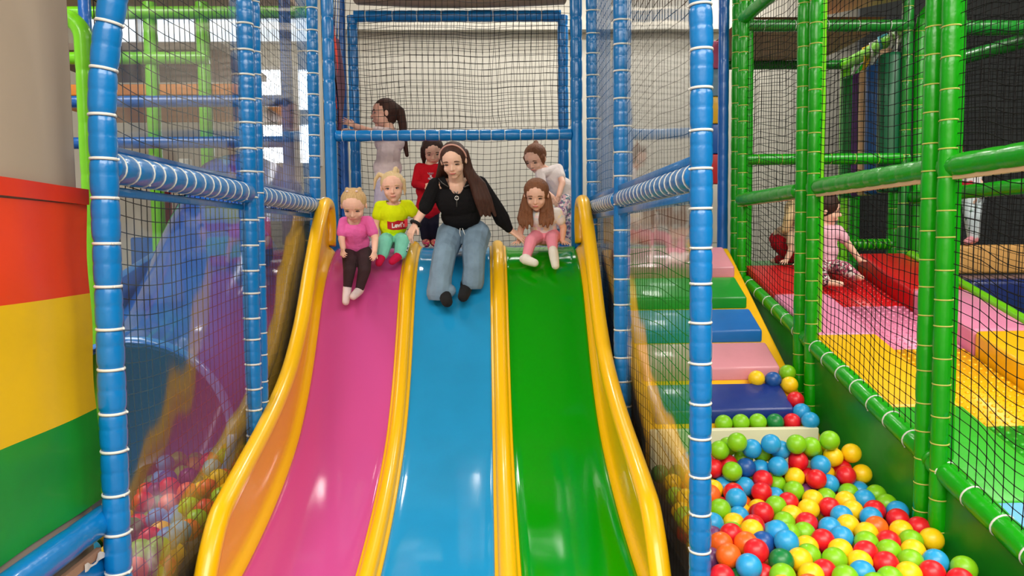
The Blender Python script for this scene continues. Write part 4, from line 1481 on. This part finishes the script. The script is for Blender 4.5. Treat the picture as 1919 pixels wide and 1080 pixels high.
jn += [('e', at(869, 428, 5.96), 0.185, 0.14, 0.09)]
JEAN = mat('pale_denim', rgb(122, 146, 166), 0.85, bump=0.5, bscale=14, spec=0.2, var=0.16, vscale=7)
jc = [at(836, 560, 5.40), at(877, 545, 5.46)]


jz = (at(822, 560, 5.42).z, at(888, 541, 5.48).z)
blob('jeans', jn, 0.005, JEAN, W, 4, cut=lambda c: (c.z < jz[0] - 0.01 and c.x < at(856, 540, 5.45).x) or (c.z < jz[1] - 0.005 and c.x >= at(856, 540, 5.45).x))
for a, t_, in ((aR, tR), (aL, tL)):
    blob('sock', limb((a + (a - t_) * 0.1, 0.046), (a * 0.5 + t_ * 0.5, 0.045), (t_, 0.040)) + [('c', a + Vector((0, 0.02, 0.03)), 0.046, a, 0.046)], 0.005, mat('black_sock', rgb(16, 15, 17), 0.9), W, 2)
for pts_ in ([(862, 428), (861, 436), (863, 443)], [(866, 428), (869, 435), (871, 441)]):
    b = MB()
    b.tube([at(a, b_, 5.70) + Vector((0, 0.045, 0)) for a, b_ in pts_], 0.0035, 6)
    b.build('drawstring', M_TIE, W)
# hair: parted, falling behind on one side and over the shoulder on the other
hr = hd.cap(1.03, 1.0)
for px0, px1, px2, Yd in ((831, 827, 820, 0.10), (834, 829, 824, 0.13), (836, 833, 836, 0.16)):
    hr += limb((at(px0, 285, 5.62 + Yd * 0.4), 0.026), (at(px1, 315, 5.67 + Yd * 0.5), 0.030), (at(px2, 340, 5.78 + Yd * 0.5), 0.024))
for px0, px1, px2, px3 in ((869, 873, 886, 902), (872, 880, 898, 918), (866, 876, 904, 928), (868, 875, 892, 910)):
    hr += limb((at(px0, 285, 5.65), 0.025), (at(px1, 318, 5.68), 0.030), (at(px2, 346, 5.69), 0.028), (at((px2 + px3) / 2, 374, 5.69), 0.026), (at(px3, 404, 5.71), 0.012))
hr += [('c', hd.p(0, -0.35, 0.0), 0.07, at(858, 345, 5.86), 0.06)]
blob('hair', hr, 0.005, H_DARK, W, 3, label='long dark brown hair over one shoulder')
b = MB()
b.tube([hd.p(0.405 * math.cos(a), 0.03 + 0.06 * math.sin(a), 0.08 + 0.455 * math.sin(a)) for a in np.linspace(0.05, math.pi - 0.05, 25)], 0.0065, 8)
b.build('headband', mat('rose_headband', rgb(214, 160, 146), 0.6), W)
b = MB()
dv = (at(772, 432, 5.7) - wrR).normalized()
u1 = dv.orthogonal().normalized()
u2 = dv.cross(u1)
b.tube([wrR + u1 * 0.034 * math.cos(a) + u2 * 0.034 * math.sin(a) for a in np.linspace(0, 2 * math.pi, 29)], [0.011 + 0.003 * (i % 2) for i in range(29)], 8)
b.build('hair_scrunchie', mat('black_scrunchie', rgb(14, 14, 16), 0.8), W)


def kid(P, hd, J, k=1.0, skin=SKIN_B, hands=(), kidhead=True, feet=True):
    """continuous child body from joints. J: neck, chest, pelvis, and for sides a, b: sh, el, wr, hip, kn, an, toe"""
    body = hd.skin(J['neck'], 0.036 * k, kidhead)
    body += limb((J['neck'], 0.038 * k), (J['chest'], 0.068 * k), (J['pel'], 0.072 * k))
    body += [('c', J['sha'], 0.032 * k, J['shb'], 0.032 * k)]
    for s_ in 'ab':
        body += limb((J['sh' + s_], 0.031 * k), (J['el' + s_], 0.026 * k), (J['wr' + s_], 0.020 * k))
        body += limb((J['hip' + s_], 0.056 * k), (J['kn' + s_], 0.041 * k), (J['an' + s_], 0.027 * k))
        if feet:
            body += limb((J['an' + s_], 0.027 * k), (J['toe' + s_], 0.02 * k))
    for h in hands:
        body += h
    return blob('body', body, 0.0036, skin, P, 2)


def legs(J, k, r0=0.066, r1=0.050, r2=0.036, short=0.0):
    out = [('c', J['hipa'], r0 * k, J['hipb'], r0 * k), ('e', J['pel'], 0.095 * k, 0.08 * k, 0.07 * k)]
    for s_ in 'ab':
        an = Vector(J['an' + s_]) + (Vector(J['kn' + s_]) - Vector(J['an' + s_])) * short
        out += limb((J['hip' + s_], r0 * k), (J['kn' + s_], r1 * k), (an, r2 * k))
    return out


def socks(P, J, k, m, r=0.031, up=0.25):
    for s_ in 'ab':
        a, t = Vector(J['an' + s_]), Vector(J['toe' + s_])
        q = a + (Vector(J['kn' + s_]) - a) * up
        heel = a - (t - a) * 0.22
        blob('sock', limb((q, r * k), (a, (r + 0.001) * k), (a * 0.45 + t * 0.55, r * k * 0.95), (t, r * k * 0.82)) + [('c', a, r * k, heel, r * k * 0.9)], 0.004, m, P, 2)


def tee(J, k, sleeve=0.45, belly=0.088, hem=0.085, cr=0.082, long=False):
    out = [('c', J['sha'], 0.040 * k, J['shb'], 0.040 * k), ('c', J['chest'], cr * k, J['pel'], hem * k), ('e', Vector(J['chest']) * 0.4 + Vector(J['pel']) * 0.6, 0.10 * k, belly * k, 0.09 * k)]
    out.append(('e', Vector(J['chest']), 0.105 * k, 0.08 * k, 0.08 * k))
    for s_ in 'ab':
        a, e_, w_ = Vector(J['sh' + s_]), Vector(J['el' + s_]), Vector(J['wr' + s_])
        if long:
            out += limb((a, 0.043 * k), (e_, 0.036 * k), (w_, 0.028 * k))
        else:
            out += limb((a, 0.040 * k), (a + (e_ - a) * sleeve, 0.041 * k))
    return out


def neckcut(J, r=0.052):
    n_ = Vector(J['neck'])
    return lambda c: (c - n_).length < r


# ---- girl in pink T-shirt
Pk = person('small blonde girl in a pink T-shirt and dark leggings sliding down the pink lane', (-1.0, 5.6, 1.4))
hd = Head(at(663, 386, 5.46), (0.0, -0.82, -0.57), (0.0, -0.5, 0.86), 0.225)
J = dict(neck=at(664, 412, 5.54), chest=at(665, 432, 5.58), pel=at(668, 468, 5.68), sha=at(645, 417, 5.56), shb=at(690, 415, 5.56), ela=at(640, 448, 5.52), elb=at(703, 447, 5.52),
         wra=at(643, 465, 5.44), wrb=at(702, 471, 5.43), hipa=at(656, 474, 5.64), hipb=at(682, 474, 5.64), kna=at(655, 505, 5.42), knb=at(683, 506, 5.42), ana=at(651, 540, 5.44), anb=at(673, 545, 5.44),
         toea=at(648, 566, 5.37), toeb=at(662, 556, 5.34))
kid(Pk, hd, J, 1.0, SKIN_B, [hand(J['wra'], at(642, 474, 5.40) - J['wra'], (-0.6, -0.6, 0.3), 0.095, 1, 0.75, 0.05), hand(J['wrb'], at(700, 482, 5.38) - J['wrb'], (0.6, -0.6, 0.3), 0.095, -1, 0.75, 0.05)])
hd.face(Pk, 0.3, brow=rgb(190, 150, 110), lip=rgb(206, 120, 112))
sh_ = blob('t_shirt', tee(J, 1.05, 0.62), 0.0045, CLOTH('pink_jersey', rgb(236, 106, 176)), Pk, 3, cut=neckcut(J))
blob('leggings', legs(J, 1.0, 0.062, 0.046, 0.032, 0.12), 0.0045, CLOTH('dark_leggings', rgb(62, 44, 48), 0.25), Pk, 3)
socks(Pk, J, 1.0, CLOTH('white_sock', rgb(226, 204, 204), 0.3), 0.032, 0.0)
blob('hair', hd.cap(1.0) + [('c', hd.p(-0.15, -0.1, 0.49), 0.016, hd.p(-0.2, -0.3, 0.44), 0.016), ('c', hd.p(0.15, -0.1, 0.49), 0.016, hd.p(0.2, -0.3, 0.44), 0.016)], 0.0045, H_BLOND, Pk, 2)
for g in (-1, 1):
    b = MB()
    b.ell(hd.p(g * 0.15, -0.02, 0.53), 0.010, 0.010, 0.008)
    b.build('hair_tie', mat('hair_tie_pale', rgb(235, 205, 200), 0.5), Pk)

# ---- girl in lime T-shirt
Lm = person('small blonde girl in neon yellow T-shirt and mint trousers beside the woman', (-0.75, 5.9, 1.7))
hd = Head(at(736, 351, 5.84), (0.08, -0.97, -0.22), (-0.06, -0.2, 0.97), 0.225)
J = dict(neck=at(738, 378, 5.90), chest=at(738, 400, 5.92), pel=at(736, 438, 5.98), sha=at(712, 387, 5.92), shb=at(765, 385, 5.92), ela=at(704, 420, 5.92), elb=at(782, 410, 5.92),
         wra=at(706, 443, 5.86), wrb=at(777, 428, 5.82), hipa=at(726, 450, 5.96), hipb=at(750, 450, 5.96), kna=at(721, 454, 5.74), knb=at(755, 454, 5.74), ana=at(716, 478, 5.70), anb=at(750, 477, 5.70),
         toea=at(710, 493, 5.64), toeb=at(735, 490, 5.62))
kid(Lm, hd, J, 1.0, SKIN_B, [hand(J['wra'], at(708, 455, 5.82) - J['wra'], (-0.6, -0.6, 0.3), 0.095, 1, 0.6, 0.05), hand(J['wrb'], at(771, 440, 5.75) - J['wrb'], (0.5, -0.7, 0.3), 0.095, -1, 0.6, 0.05)])
hd.face(Lm, 0.55, (0.03, 0.05, 0.08, 1), rgb(206, 168, 124), rgb(206, 110, 104))
limes = blob('t_shirt', tee(J, 1.12, 0.5), 0.0045, CLOTH('neon_jersey', rgb(222, 240, 8), 0.35), Lm, 3, cut=neckcut(J, 0.056))
# red wing-shaped chest print with white lettering
o_ = at(743, 420, 5.75)
rt, upv, fw = Vector((1, 0, 0.10)), Vector((0, 0, 1)), Vector((0, -1, 0.0))
b = MB()


def wing(u, v):
    x = (u - 0.5) * 0.170
    a = abs(u - 0.5) * 2
    zt = 0.030 - 0.010 * math.sin(math.pi * a) + 0.004 * a
    zb = -0.040 + 0.016 * a ** 1.5 - 0.006 * math.sin(math.pi * a)
    if a < 0.2:
        zb -= 0.004 * (1 - a / 0.2)
    return (x, zb + (zt - zb) * v, 0)


b.grid(wing, 30, 10)
ray_decal('chest_print', limes, o_, rt, upv, fw, b.mesh('chest_print'), mat('print_red', rgb(196, 22, 40), 0.6), Lm, 0.0030)
fc = bpy.data.curves.new('lettering', 'FONT')
fc.body = 'LEVI\'S'
fc.body = 'Levi\'s'
fc.size = 0.050
fc.align_x = 'CENTER'
fc.offset = 0.0016
fc.resolution_u = 4
to = bpy.data.objects.new('tmp', fc)
C.objects.link(to)
dg = bpy.context.evaluated_depsgraph_get()
tm = bpy.data.meshes.new_from_object(to.evaluated_get(dg))
bpy.data.objects.remove(to)
bm = bmesh.new()
bm.from_mesh(tm)
bmesh.ops.triangulate(bm, faces=bm.faces)
bmesh.ops.subdivide_edges(bm, edges=bm.edges, cuts=1)
for v in bm.verts:
    v.co.y -= 0.023
    v.co.x *= 0.92
bm.to_mesh(tm)
bm.free()
tm.materials.clear()
ray_decal('lettering', limes, o_, rt, upv, fw, tm, mat('print_white', rgb(245, 240, 238), 0.6), Lm, 0.0050)
MINT = CLOTH('mint_jersey', rgb(130, 216, 190), 0.4)
blob('trousers', legs(J, 1.0, 0.066, 0.060, 0.050, 0.1), 0.0045, MINT, Lm, 3)
b = MB()
a_, c_ = Vector(J['knb']), Vector(J['anb'])
b.capsule(a_ + Vector((0.046, -0.012, 0)), 0.016, a_ * 0.25 + c_ * 0.75 + Vector((0.036, -0.012, 0)), 0.016)
b.build('side_stripe', spotted('black_white_print', rgb(240, 238, 234), [rgb(18, 18, 20)], 60, 0.7, 0.5), Lm)
socks(Lm, J, 1.0, CLOTH('crimson_sock', rgb(206, 26, 74), 0.3), 0.034, 0.1)
ph = hd.cap(1.0)
for g, e1, e2 in ((1, (0.34, -0.05, 0.55), (0.30, -0.1, 0.40)), (-1, (-0.42, -0.05, 0.48), (-0.62, -0.12, 0.1))):
    pass
ph += limb((hd.p(-0.12, -0.05, 0.50), 0.022), (hd.p(-0.16, -0.08, 0.60), 0.020), (hd.p(-0.24, -0.1, 0.52), 0.012))
ph += limb((hd.p(0.28, -0.05, 0.40), 0.018), (hd.p(0.42, -0.08, 0.47), 0.016), (hd.p(0.56, -0.1, 0.30), 0.014), (hd.p(0.64, -0.1, -0.02), 0.006))
ph += limb((hd.p(-0.38, 0.0, 0.2), 0.02), (hd.p(-0.40, 0.02, -0.15), 0.012), (hd.p(-0.38, 0.04, -0.3), 0.005))
blob('hair', ph, 0.0042, H_PALE, Lm, 2, label='pale blonde hair with a bun and a side tail')
for g in (1, -1):
    b = MB()
    b.ell(hd.p(0.35 if g > 0 else -0.13, -0.06, 0.44 if g > 0 else 0.54), 0.012, 0.012, 0.010)
    b.build('hair_tie', mat('hair_tie_rose', rgb(190, 110, 110), 0.5), Lm)

# ---- girl with long brown hair on the green lane
Gr = person('girl with long brown hair and pink leggings sitting atop the green lane', (0.4, 5.9, 1.7))
hd = Head(at(1005, 366, 5.82), (-0.16, -0.90, -0.42), (-0.05, -0.4, 0.91), 0.230)
J = dict(neck=at(1012, 393, 5.90), chest=at(1016, 410, 5.92), pel=at(1020, 440, 6.0), sha=at(989, 401, 5.92), shb=at(1044, 399, 5.92), ela=at(976, 430, 5.92), elb=at(1056, 428, 5.94),
         wra=at(973, 452, 5.90), wrb=at(1053, 452, 5.90), hipa=at(1007, 444, 5.94), hipb=at(1036, 444, 5.94), kna=at(995, 452, 5.76), knb=at(1034, 450, 5.76), ana=at(985, 487, 5.68), anb=at(1037, 474, 5.66),
         toea=at(1002, 493, 5.62), toeb=at(1041, 498, 5.62))
kid(Gr, hd, J, 1.05, SKIN_B, [hand(J['wra'], Vector((-0.25, -0.55, -0.12)), (0, -0.2, 1), 0.105, 1, 0.15, 0.22), hand(J['wrb'], Vector((0.15, -0.55, -0.12)), (0, -0.2, 1), 0.105, -1, 0.15, 0.22)])
hd.face(Gr, 0.35, (0.03, 0.02, 0.02, 1), rgb(120, 80, 56), rgb(200, 104, 100))
mt = spotted('pastel_print_jersey', rgb(238, 230, 226), [rgb(242, 212, 212), rgb(214, 222, 230), rgb(244, 230, 196)], 14, 0.85, 0.58)
blob('t_shirt', tee(J, 1.08, 0.5), 0.0045, mt, Gr, 3, cut=neckcut(J))
blob('leggings', legs(J, 1.05, 0.062, 0.047, 0.033, 0.15), 0.0045, CLOTH('pink_leggings', rgb(244, 150, 168), 0.25), Gr, 3)
socks(Gr, J, 1.1, CLOTH('cream_sock', rgb(236, 230, 218), 0.3), 0.034, 0.12)
lh = hd.cap(1.04)
for pts_ in ([(988, 362), (982, 392), (978, 414), (980, 426)], [(990, 366), (987, 396), (986, 416), (988, 428)], [(992, 372), (993, 400), (995, 416), (997, 424)], [(986, 366), (978, 394), (974, 410), (974, 420)],
             [(1022, 362), (1027, 390), (1028, 412), (1026, 426)], [(1020, 368), (1022, 396), (1020, 416), (1018, 424)], [(1026, 366), (1032, 394), (1034, 410), (1034, 420)], [(1018, 380), (1016, 400), (1014, 412), (1012, 420)]):
    lh += limb(*[(at(a, b_, 5.86 - (0.0, 0.0, 0.05, 0.06)[i]), (0.026, 0.024, 0.022, 0.010)[i]) for i, (a, b_) in enumerate(pts_)])
lh += [('c', hd.p(0, -0.3, 0), 0.07, at(1012, 400, 6.0), 0.06)]
blob('hair', lh, 0.0045, H_BROWN, Gr, 3, label='long straight light brown hair')

# ---- girl in red dress behind the woman
Rd = person('child in a long-sleeved red dress standing behind the woman', (-0.55, 6.7, 1.765))
Y = 6.72
hd = Head(at(811, 284, Y - 0.02), (0.12, -0.85, -0.5), (0.0, -0.4, 0.9), 0.225)
J = dict(neck=at(806, 308, Y), chest=at(802, 325, Y), pel=at(802, 378, Y), sha=at(786, 315, Y), shb=at(824, 316, Y - 0.03), ela=at(779, 345, Y - 0.05), elb=at(832, 345, Y - 0.05),
         wra=at(793, 349, Y - 0.16), wrb=at(820, 350, Y - 0.16), hipa=at(795, 385, Y), hipb=at(812, 385, Y), kna=at(796, 418, Y - 0.03), knb=at(812, 418, Y - 0.02), ana=at(798, 449, Y), anb=at(812, 449, Y + 0.04),
         toea=at(800, 458, Y - 0.13), toeb=at(816, 458, Y - 0.10))
for q in ('ana', 'anb'):
    J[q].z = PZ + 0.055
for q in ('toea', 'toeb'):
    J[q].z = PZ + 0.034
kid(Rd, hd, J, 1.05, SKIN_B, [hand(J['wra'], Vector((0.5, -0.3, 0.05)), (0, -1, 0.3), 0.10, 1, 0.6, 0.05), hand(J['wrb'], Vector((-0.5, -0.3, 0.05)), (0, -1, 0.3), 0.10, -1, 0.6, 0.05)])
hd.face(Rd, 0.3, (0.03, 0.02, 0.02, 1), rgb(80, 56, 44), rgb(200, 110, 104))
dress = tee(J, 1.1, long=True) + [('c', Vector(J['pel']) + Vector((0, 0, 0.03)), 0.095, Vector(J['pel']) - Vector((0, 0, 0.06)), 0.115)]
RED = CLOTH('red_jersey', rgb(196, 16, 34), 0.4)
dr_ = blob('dress', dress, 0.005, RED, Rd, 3, cut=neckcut(J))
b = MB()
b.grid(lambda u, v: (0.055 * (u - 0.5) * (0.6 + 0.4 * math.sin(7 * v + 1)), 0.06 * (v - 0.5), 0), 8, 8)
ray_decal('chest_print', dr_, at(807, 330, Y - 0.1), (1, 0, 0), (0, 0, 1), (0, -1, 0), b.mesh('chest_print'), spotted('silver_print', rgb(214, 196, 204), [rgb(150, 60, 80)], 70, 0.4, 0.5), Rd, 0.003)
blob('leggings', legs(J, 1.0, 0.058, 0.052, 0.045, 0.28), 0.005, CLOTH('navy_leggings', rgb(30, 28, 44), 0.3), Rd, 2)
socks(Rd, J, 1.0, spotted('patterned_sock', rgb(214, 40, 96), [rgb(120, 90, 60), rgb(230, 190, 120)], 45, 0.85, 0.54), 0.034, 0.28)
blob('hair', hd.cap(1.04) + limb((hd.p(-0.33, -0.05, 0.1), 0.034), (hd.p(-0.36, -0.05, -0.2), 0.030), (hd.p(-0.36, -0.05, -0.5), 0.012)) + limb((hd.p(0.33, -0.05, 0.1), 0.034), (hd.p(0.36, -0.05, -0.2), 0.030), (hd.p(0.36, -0.05, -0.5), 0.012)), 0.005, H_DBLACK, Rd, 2, label='dark brown hair with a fringe')

# ---- bending girl at right
Bn = person('girl in a white T-shirt and flowered trousers bending forward above the green lane', (0.65, 6.7, 1.765))
Y = 6.72
hd = Head(at(1003, 298, Y - 0.10), (-0.45, -0.70, -0.55), (-0.30, -0.5, 0.82), 0.235)
J = dict(neck=at(1020, 318, Y - 0.04), chest=at(1034, 330, Y), pel=at(1064, 368, Y + 0.04), sha=at(1012, 326, Y - 0.12), shb=at(1046, 316, Y + 0.02), ela=at(1016, 355, Y - 0.16), elb=at(1054, 343, Y - 0.12),
         wra=at(1036, 370, Y - 0.22), wrb=at(1047, 366, Y - 0.2), hipa=at(1058, 378, Y - 0.04), hipb=at(1070, 378, Y + 0.08), kna=at(1046, 408, Y - 0.14), knb=at(1066, 412, Y - 0.02), ana=at(1048, 450, Y), anb=at(1064, 450, Y + 0.08),
         toea=at(1040, 458, Y - 0.12), toeb=at(1058, 458, Y - 0.04))
for q in ('ana', 'anb'):
    J[q].z = PZ + 0.055
for q in ('toea', 'toeb'):
    J[q].z = PZ + 0.034
kid(Bn, hd, J, 1.1, SKIN_B, [hand(J['wra'], Vector((0.2, -0.3, -0.6)), (-0.8, -0.5, 0.2), 0.10, 1, 0.5, 0.05), hand(J['wrb'], Vector((-0.3, -0.2, -0.6)), (0.6, -0.7, 0.2), 0.10, -1, 0.5, 0.05)])
hd.face(Bn, 0.35, (0.03, 0.02, 0.02, 1), rgb(120, 84, 60), rgb(206, 116, 110))
blob('t_shirt', tee(J, 1.12, 0.55), 0.005, mat('white_print_jersey', rgb(236, 224, 222), 0.85, bump=0.4, bscale=18), Bn, 3, cut=neckcut(J))
FLW = spotted('flowered_cloth', rgb(222, 180, 190), [rgb(150, 110, 150), rgb(96, 140, 150), rgb(240, 226, 224)], 26, 0.8, 0.54)
blob('trousers', legs(J, 1.1, 0.068, 0.052, 0.036, 0.1), 0.005, FLW, Bn, 3)
socks(Bn, J, 1.0, CLOTH('beige_sock', rgb(214, 190, 176), 0.3), 0.034, 0.1)
blob('hair', hd.cap(1.02) + limb((hd.p(0, -0.25, 0.44), 0.024), (hd.p(0.02, -0.40, 0.46), 0.024)) + limb((hd.p(-0.36, 0.05, 0.1), 0.024), (hd.p(-0.34, 0.08, -0.2), 0.008)) + limb((hd.p(0.36, 0.05, 0.1), 0.024), (hd.p(0.36, 0.08, -0.25), 0.008)), 0.005, H_BROWN, Bn, 2)

# ---- ponytail girl at left, arms out
Pn = person('older girl with a dark ponytail reaching left behind the blue crossbar', (-0.95, 6.75, 1.765))
Y = 6.78
hd = Head(at(719, 214, Y), (-0.93, -0.30, 0.0), (0.04, 0, 1), 0.255)
J = dict(neck=at(729, 238, Y), chest=at(730, 268, Y), pel=at(724, 345, Y), sha=at(722, 250, Y - 0.14), shb=at(734, 248, Y + 0.13), ela=at(692, 246, Y - 0.16), elb=at(690, 252, Y + 0.10),
         wra=at(665, 236, Y - 0.14), wrb=at(664, 246, Y + 0.05), hipa=at(720, 352, Y - 0.07), hipb=at(728, 352, Y + 0.07), kna=at(712, 402, Y - 0.1), knb=at(728, 402, Y + 0.07), ana=at(716, 450, Y - 0.07), anb=at(734, 450, Y + 0.08),
         toea=at(698, 458, Y - 0.1), toeb=at(716, 458, Y + 0.06))
for q in ('ana', 'anb'):
    J[q].z = PZ + 0.065
for q in ('toea', 'toeb'):
    J[q].z = PZ + 0.040
kid(Pn, hd, J, 1.2, SKIN_B, [hand(J['wra'], Vector((-0.7, -0.1, 0.35)), (0.3, -0.8, 0.4), 0.125, 1, 0.2, 0.15), hand(J['wrb'], Vector((-0.7, -0.1, 0.15)), (0.3, -0.3, 0.8), 0.125, -1, 0.2, 0.15)])
hd.face(Pn, 0.5, (0.03, 0.02, 0.02, 1), rgb(80, 56, 44), rgb(206, 116, 110))
blob('t_shirt', tee(J, 1.3, 0.5, 0.085, 0.085), 0.005, CLOTH('white_jersey', rgb(232, 214, 214), 0.4), Pn, 3, cut=neckcut(J))
blob('trousers', legs(J, 1.25, 0.066, 0.052, 0.040, 0.05), 0.005, CLOTH('lilac_cloth', rgb(196, 186, 206), 0.4), Pn, 3)
socks(Pn, J, 1.2, CLOTH('white_sock', rgb(226, 204, 204)), 0.034, 0.05)
blob('hair', hd.cap(1.04, 1.0) + limb((hd.p(0, -0.42, 0.25), 0.04), (hd.p(0, -0.58, 0.10), 0.045), (hd.p(0, -0.66, -0.3), 0.04), (hd.p(0, -0.70, -0.8), 0.03), (hd.p(0, -0.80, -1.4), 0.018)), 0.005, H_DARK, Pn, 2, label='dark brown hair in a long ponytail')

# ---- girl on the red pad of the ramp
Rp = person('girl in a pale pink T-shirt and leopard-print leggings sitting on the red ramp pads', (2.7, 5.95, 1.55))
Y = 6.0
hd = Head(at(1549, 394, Y), (0.78, -0.35, -0.12), (0.02, -0.1, 1), 0.255)
J = dict(neck=at(1544, 418, Y), chest=at(1547, 440, Y), pel=at(1543, 492, Y + 0.02), sha=at(1528, 430, Y - 0.03), shb=at(1570, 432, Y + 0.04), ela=at(1512, 462, Y + 0.05), elb=at(1592, 462, Y + 0.02),
         wra=at(1506, 490, Y + 0.05), wrb=at(1611, 488, Y + 0.0), hipa=at(1536, 498, Y - 0.06), hipb=at(1553, 498, Y), kna=at(1534, 508, Y - 0.24), knb=at(1582, 503, Y - 0.18), ana=at(1548, 529, Y - 0.32), anb=at(1606, 520, Y - 0.26),
         toea=at(1576, 533, Y - 0.36), toeb=at(1614, 521, Y - 0.37))
kid(Rp, hd, J, 1.1, SKIN_A, [hand(J['wra'], Vector((-0.5, -0.3, -0.1)), (0, 0, 1), 0.11, 1, 0.15, 0.15), hand(J['wrb'], Vector((0.6, -0.3, -0.1)), (0, -0.1, 1), 0.11, -1, 0.15, 0.15)])
hd.face(Rp, 0.5, (0.03, 0.02, 0.02, 1), rgb(70, 46, 40), rgb(206, 116, 110))
blob('t_shirt', tee(J, 1.12, 0.5), 0.005, CLOTH('rose_jersey', rgb(238, 186, 204), 0.4), Rp, 3, cut=neckcut(J))
LEO = spotted('leopard_cloth', rgb(226, 214, 210), [rgb(70, 44, 56), rgb(190, 90, 120)], 42, 0.8, 0.5)
blob('leggings', legs(J, 1.08, 0.064, 0.052, 0.037, 0.08), 0.005, LEO, Rp, 3)
blob('hair', hd.cap(1.08) + [('e', hd.p(0, -0.38, 0.18), 0.07, 0.07, 0.07)], 0.005, H_DBLACK, Rp, 2, label='dark brown hair gathered at the back')

# ---- child in red crouching behind the post
Rc = person('blonde child in red trousers crouching on all fours behind the green post', (2.5, 6.35, 1.6))
Y = 6.3
hd = Head(at(1496, 402, Y - 0.05), (0.75, -0.5, -0.35), (0.3, -0.2, 0.9), 0.235)
J = dict(neck=at(1488, 425, Y), chest=at(1482, 436, Y), pel=at(1464, 448, Y + 0.1), sha=at(1484, 442, Y - 0.12), shb=at(1502, 438, Y + 0.08), ela=at(1483, 468, Y - 0.15), elb=at(1505, 468, Y + 0.05),
         wra=at(1474, 487, Y - 0.17), wrb=at(1506, 488, Y + 0.02), hipa=at(1462, 455, Y + 0.02), hipb=at(1474, 455, Y + 0.2), kna=at(1482, 482, Y - 0.02), knb=at(1494, 482, Y + 0.16), ana=at(1458, 487, Y + 0.10), anb=at(1470, 487, Y + 0.26),
         toea=at(1448, 490, Y + 0.12), toeb=at(1460, 490, Y + 0.28))
kid(Rc, hd, J, 1.05, SKIN_A, [hand(J['wra'], Vector((-0.3, -0.4, -0.12)), (0, -0.2, 1), 0.10, 1, 0.2, 0.2), hand(J['wrb'], Vector((0.3, -0.4, -0.12)), (0, -0.2, 1), 0.10, -1, 0.2, 0.2)])
hd.face(Rc, 0.5, (0.03, 0.04, 0.06, 1), rgb(196, 160, 116), rgb(206, 116, 110))
blob('t_shirt', tee(J, 1.05, 0.5), 0.005, CLOTH('peach_jersey', rgb(240, 206, 176), 0.4), Rc, 3, cut=neckcut(J))
blob('trousers', legs(J, 1.08, 0.075, 0.052, 0.037, 0.05), 0.005, CLOTH('red_cloth', rgb(206, 16, 40), 0.4), Rc, 3)
hh = hd.cap(1.06)
hh += limb((hd.p(0.2, -0.25, 0.2), 0.045), (at(1478, 412, Y - 0.1), 0.045), (at(1472, 430, Y - 0.1), 0.035))
blob('hair', hh, 0.005, H_PALE, Rc, 2)

# ---- child far right on the tan beam
Fr = person('child in red and white top and pale trousers standing on the tan beam', (4.45, 6.75, 1.735))
Y = 6.75
hd = Head(at(1782, 290, Y), (-0.5, -0.7, -0.2), (-0.1, 0, 1), 0.235)
J = dict(neck=at(1796, 312, Y), chest=at(1806, 328, Y), pel=at(1822, 362, Y), sha=at(1790, 326, Y - 0.08), shb=at(1822, 322, Y + 0.02), ela=at(1786, 352, Y - 0.1), elb=at(1838, 346, Y - 0.05),
         wra=at(1780, 372, Y - 0.16), wrb=at(1830, 366, Y - 0.1), hipa=at(1817, 370, Y - 0.05), hipb=at(1828, 370, Y + 0.06), kna=at(1818, 405, Y - 0.08), knb=at(1826, 405, Y + 0.02), ana=at(1822, 440, Y - 0.04), anb=at(1827, 440, Y + 0.06),
         toea=at(1812, 448, Y - 0.14), toeb=at(1820, 448, Y - 0.05))
for q in ('ana', 'anb'):
    J[q].z = 1.735 + 0.055
for q in ('toea', 'toeb'):
    J[q].z = 1.735 + 0.034
kid(Fr, hd, J, 1.05, SKIN_A, [hand(J['wra'], Vector((-0.2, -0.3, -0.6)), (-0.8, -0.5, 0.2), 0.10, 1, 0.4, 0.05), hand(J['wrb'], Vector((-0.2, -0.3, -0.6)), (0.8, -0.5, 0.2), 0.10, -1, 0.4, 0.05)])
hd.face(Fr, 0.5, (0.03, 0.02, 0.02, 1), rgb(90, 66, 50), rgb(206, 116, 110))
blob('t_shirt', tee(J, 1.1, 0.5), 0.005, spotted('red_white_jersey', rgb(226, 218, 220), [rgb(196, 30, 50)], 6, 0.8, 0.56), Fr, 3, cut=neckcut(J))
blob('trousers', legs(J, 1.08, 0.066, 0.05, 0.037, 0.1), 0.005, spotted('pale_green_print', rgb(206, 220, 226), [rgb(60, 120, 90)], 14, 0.8, 0.6), Fr, 3)
socks(Fr, J, 1.0, CLOTH('rose_sock', rgb(226, 150, 160), 0.3), 0.034, 0.15)
blob('hair', hd.cap(1.04), 0.005, H_BROWN, Fr, 2)
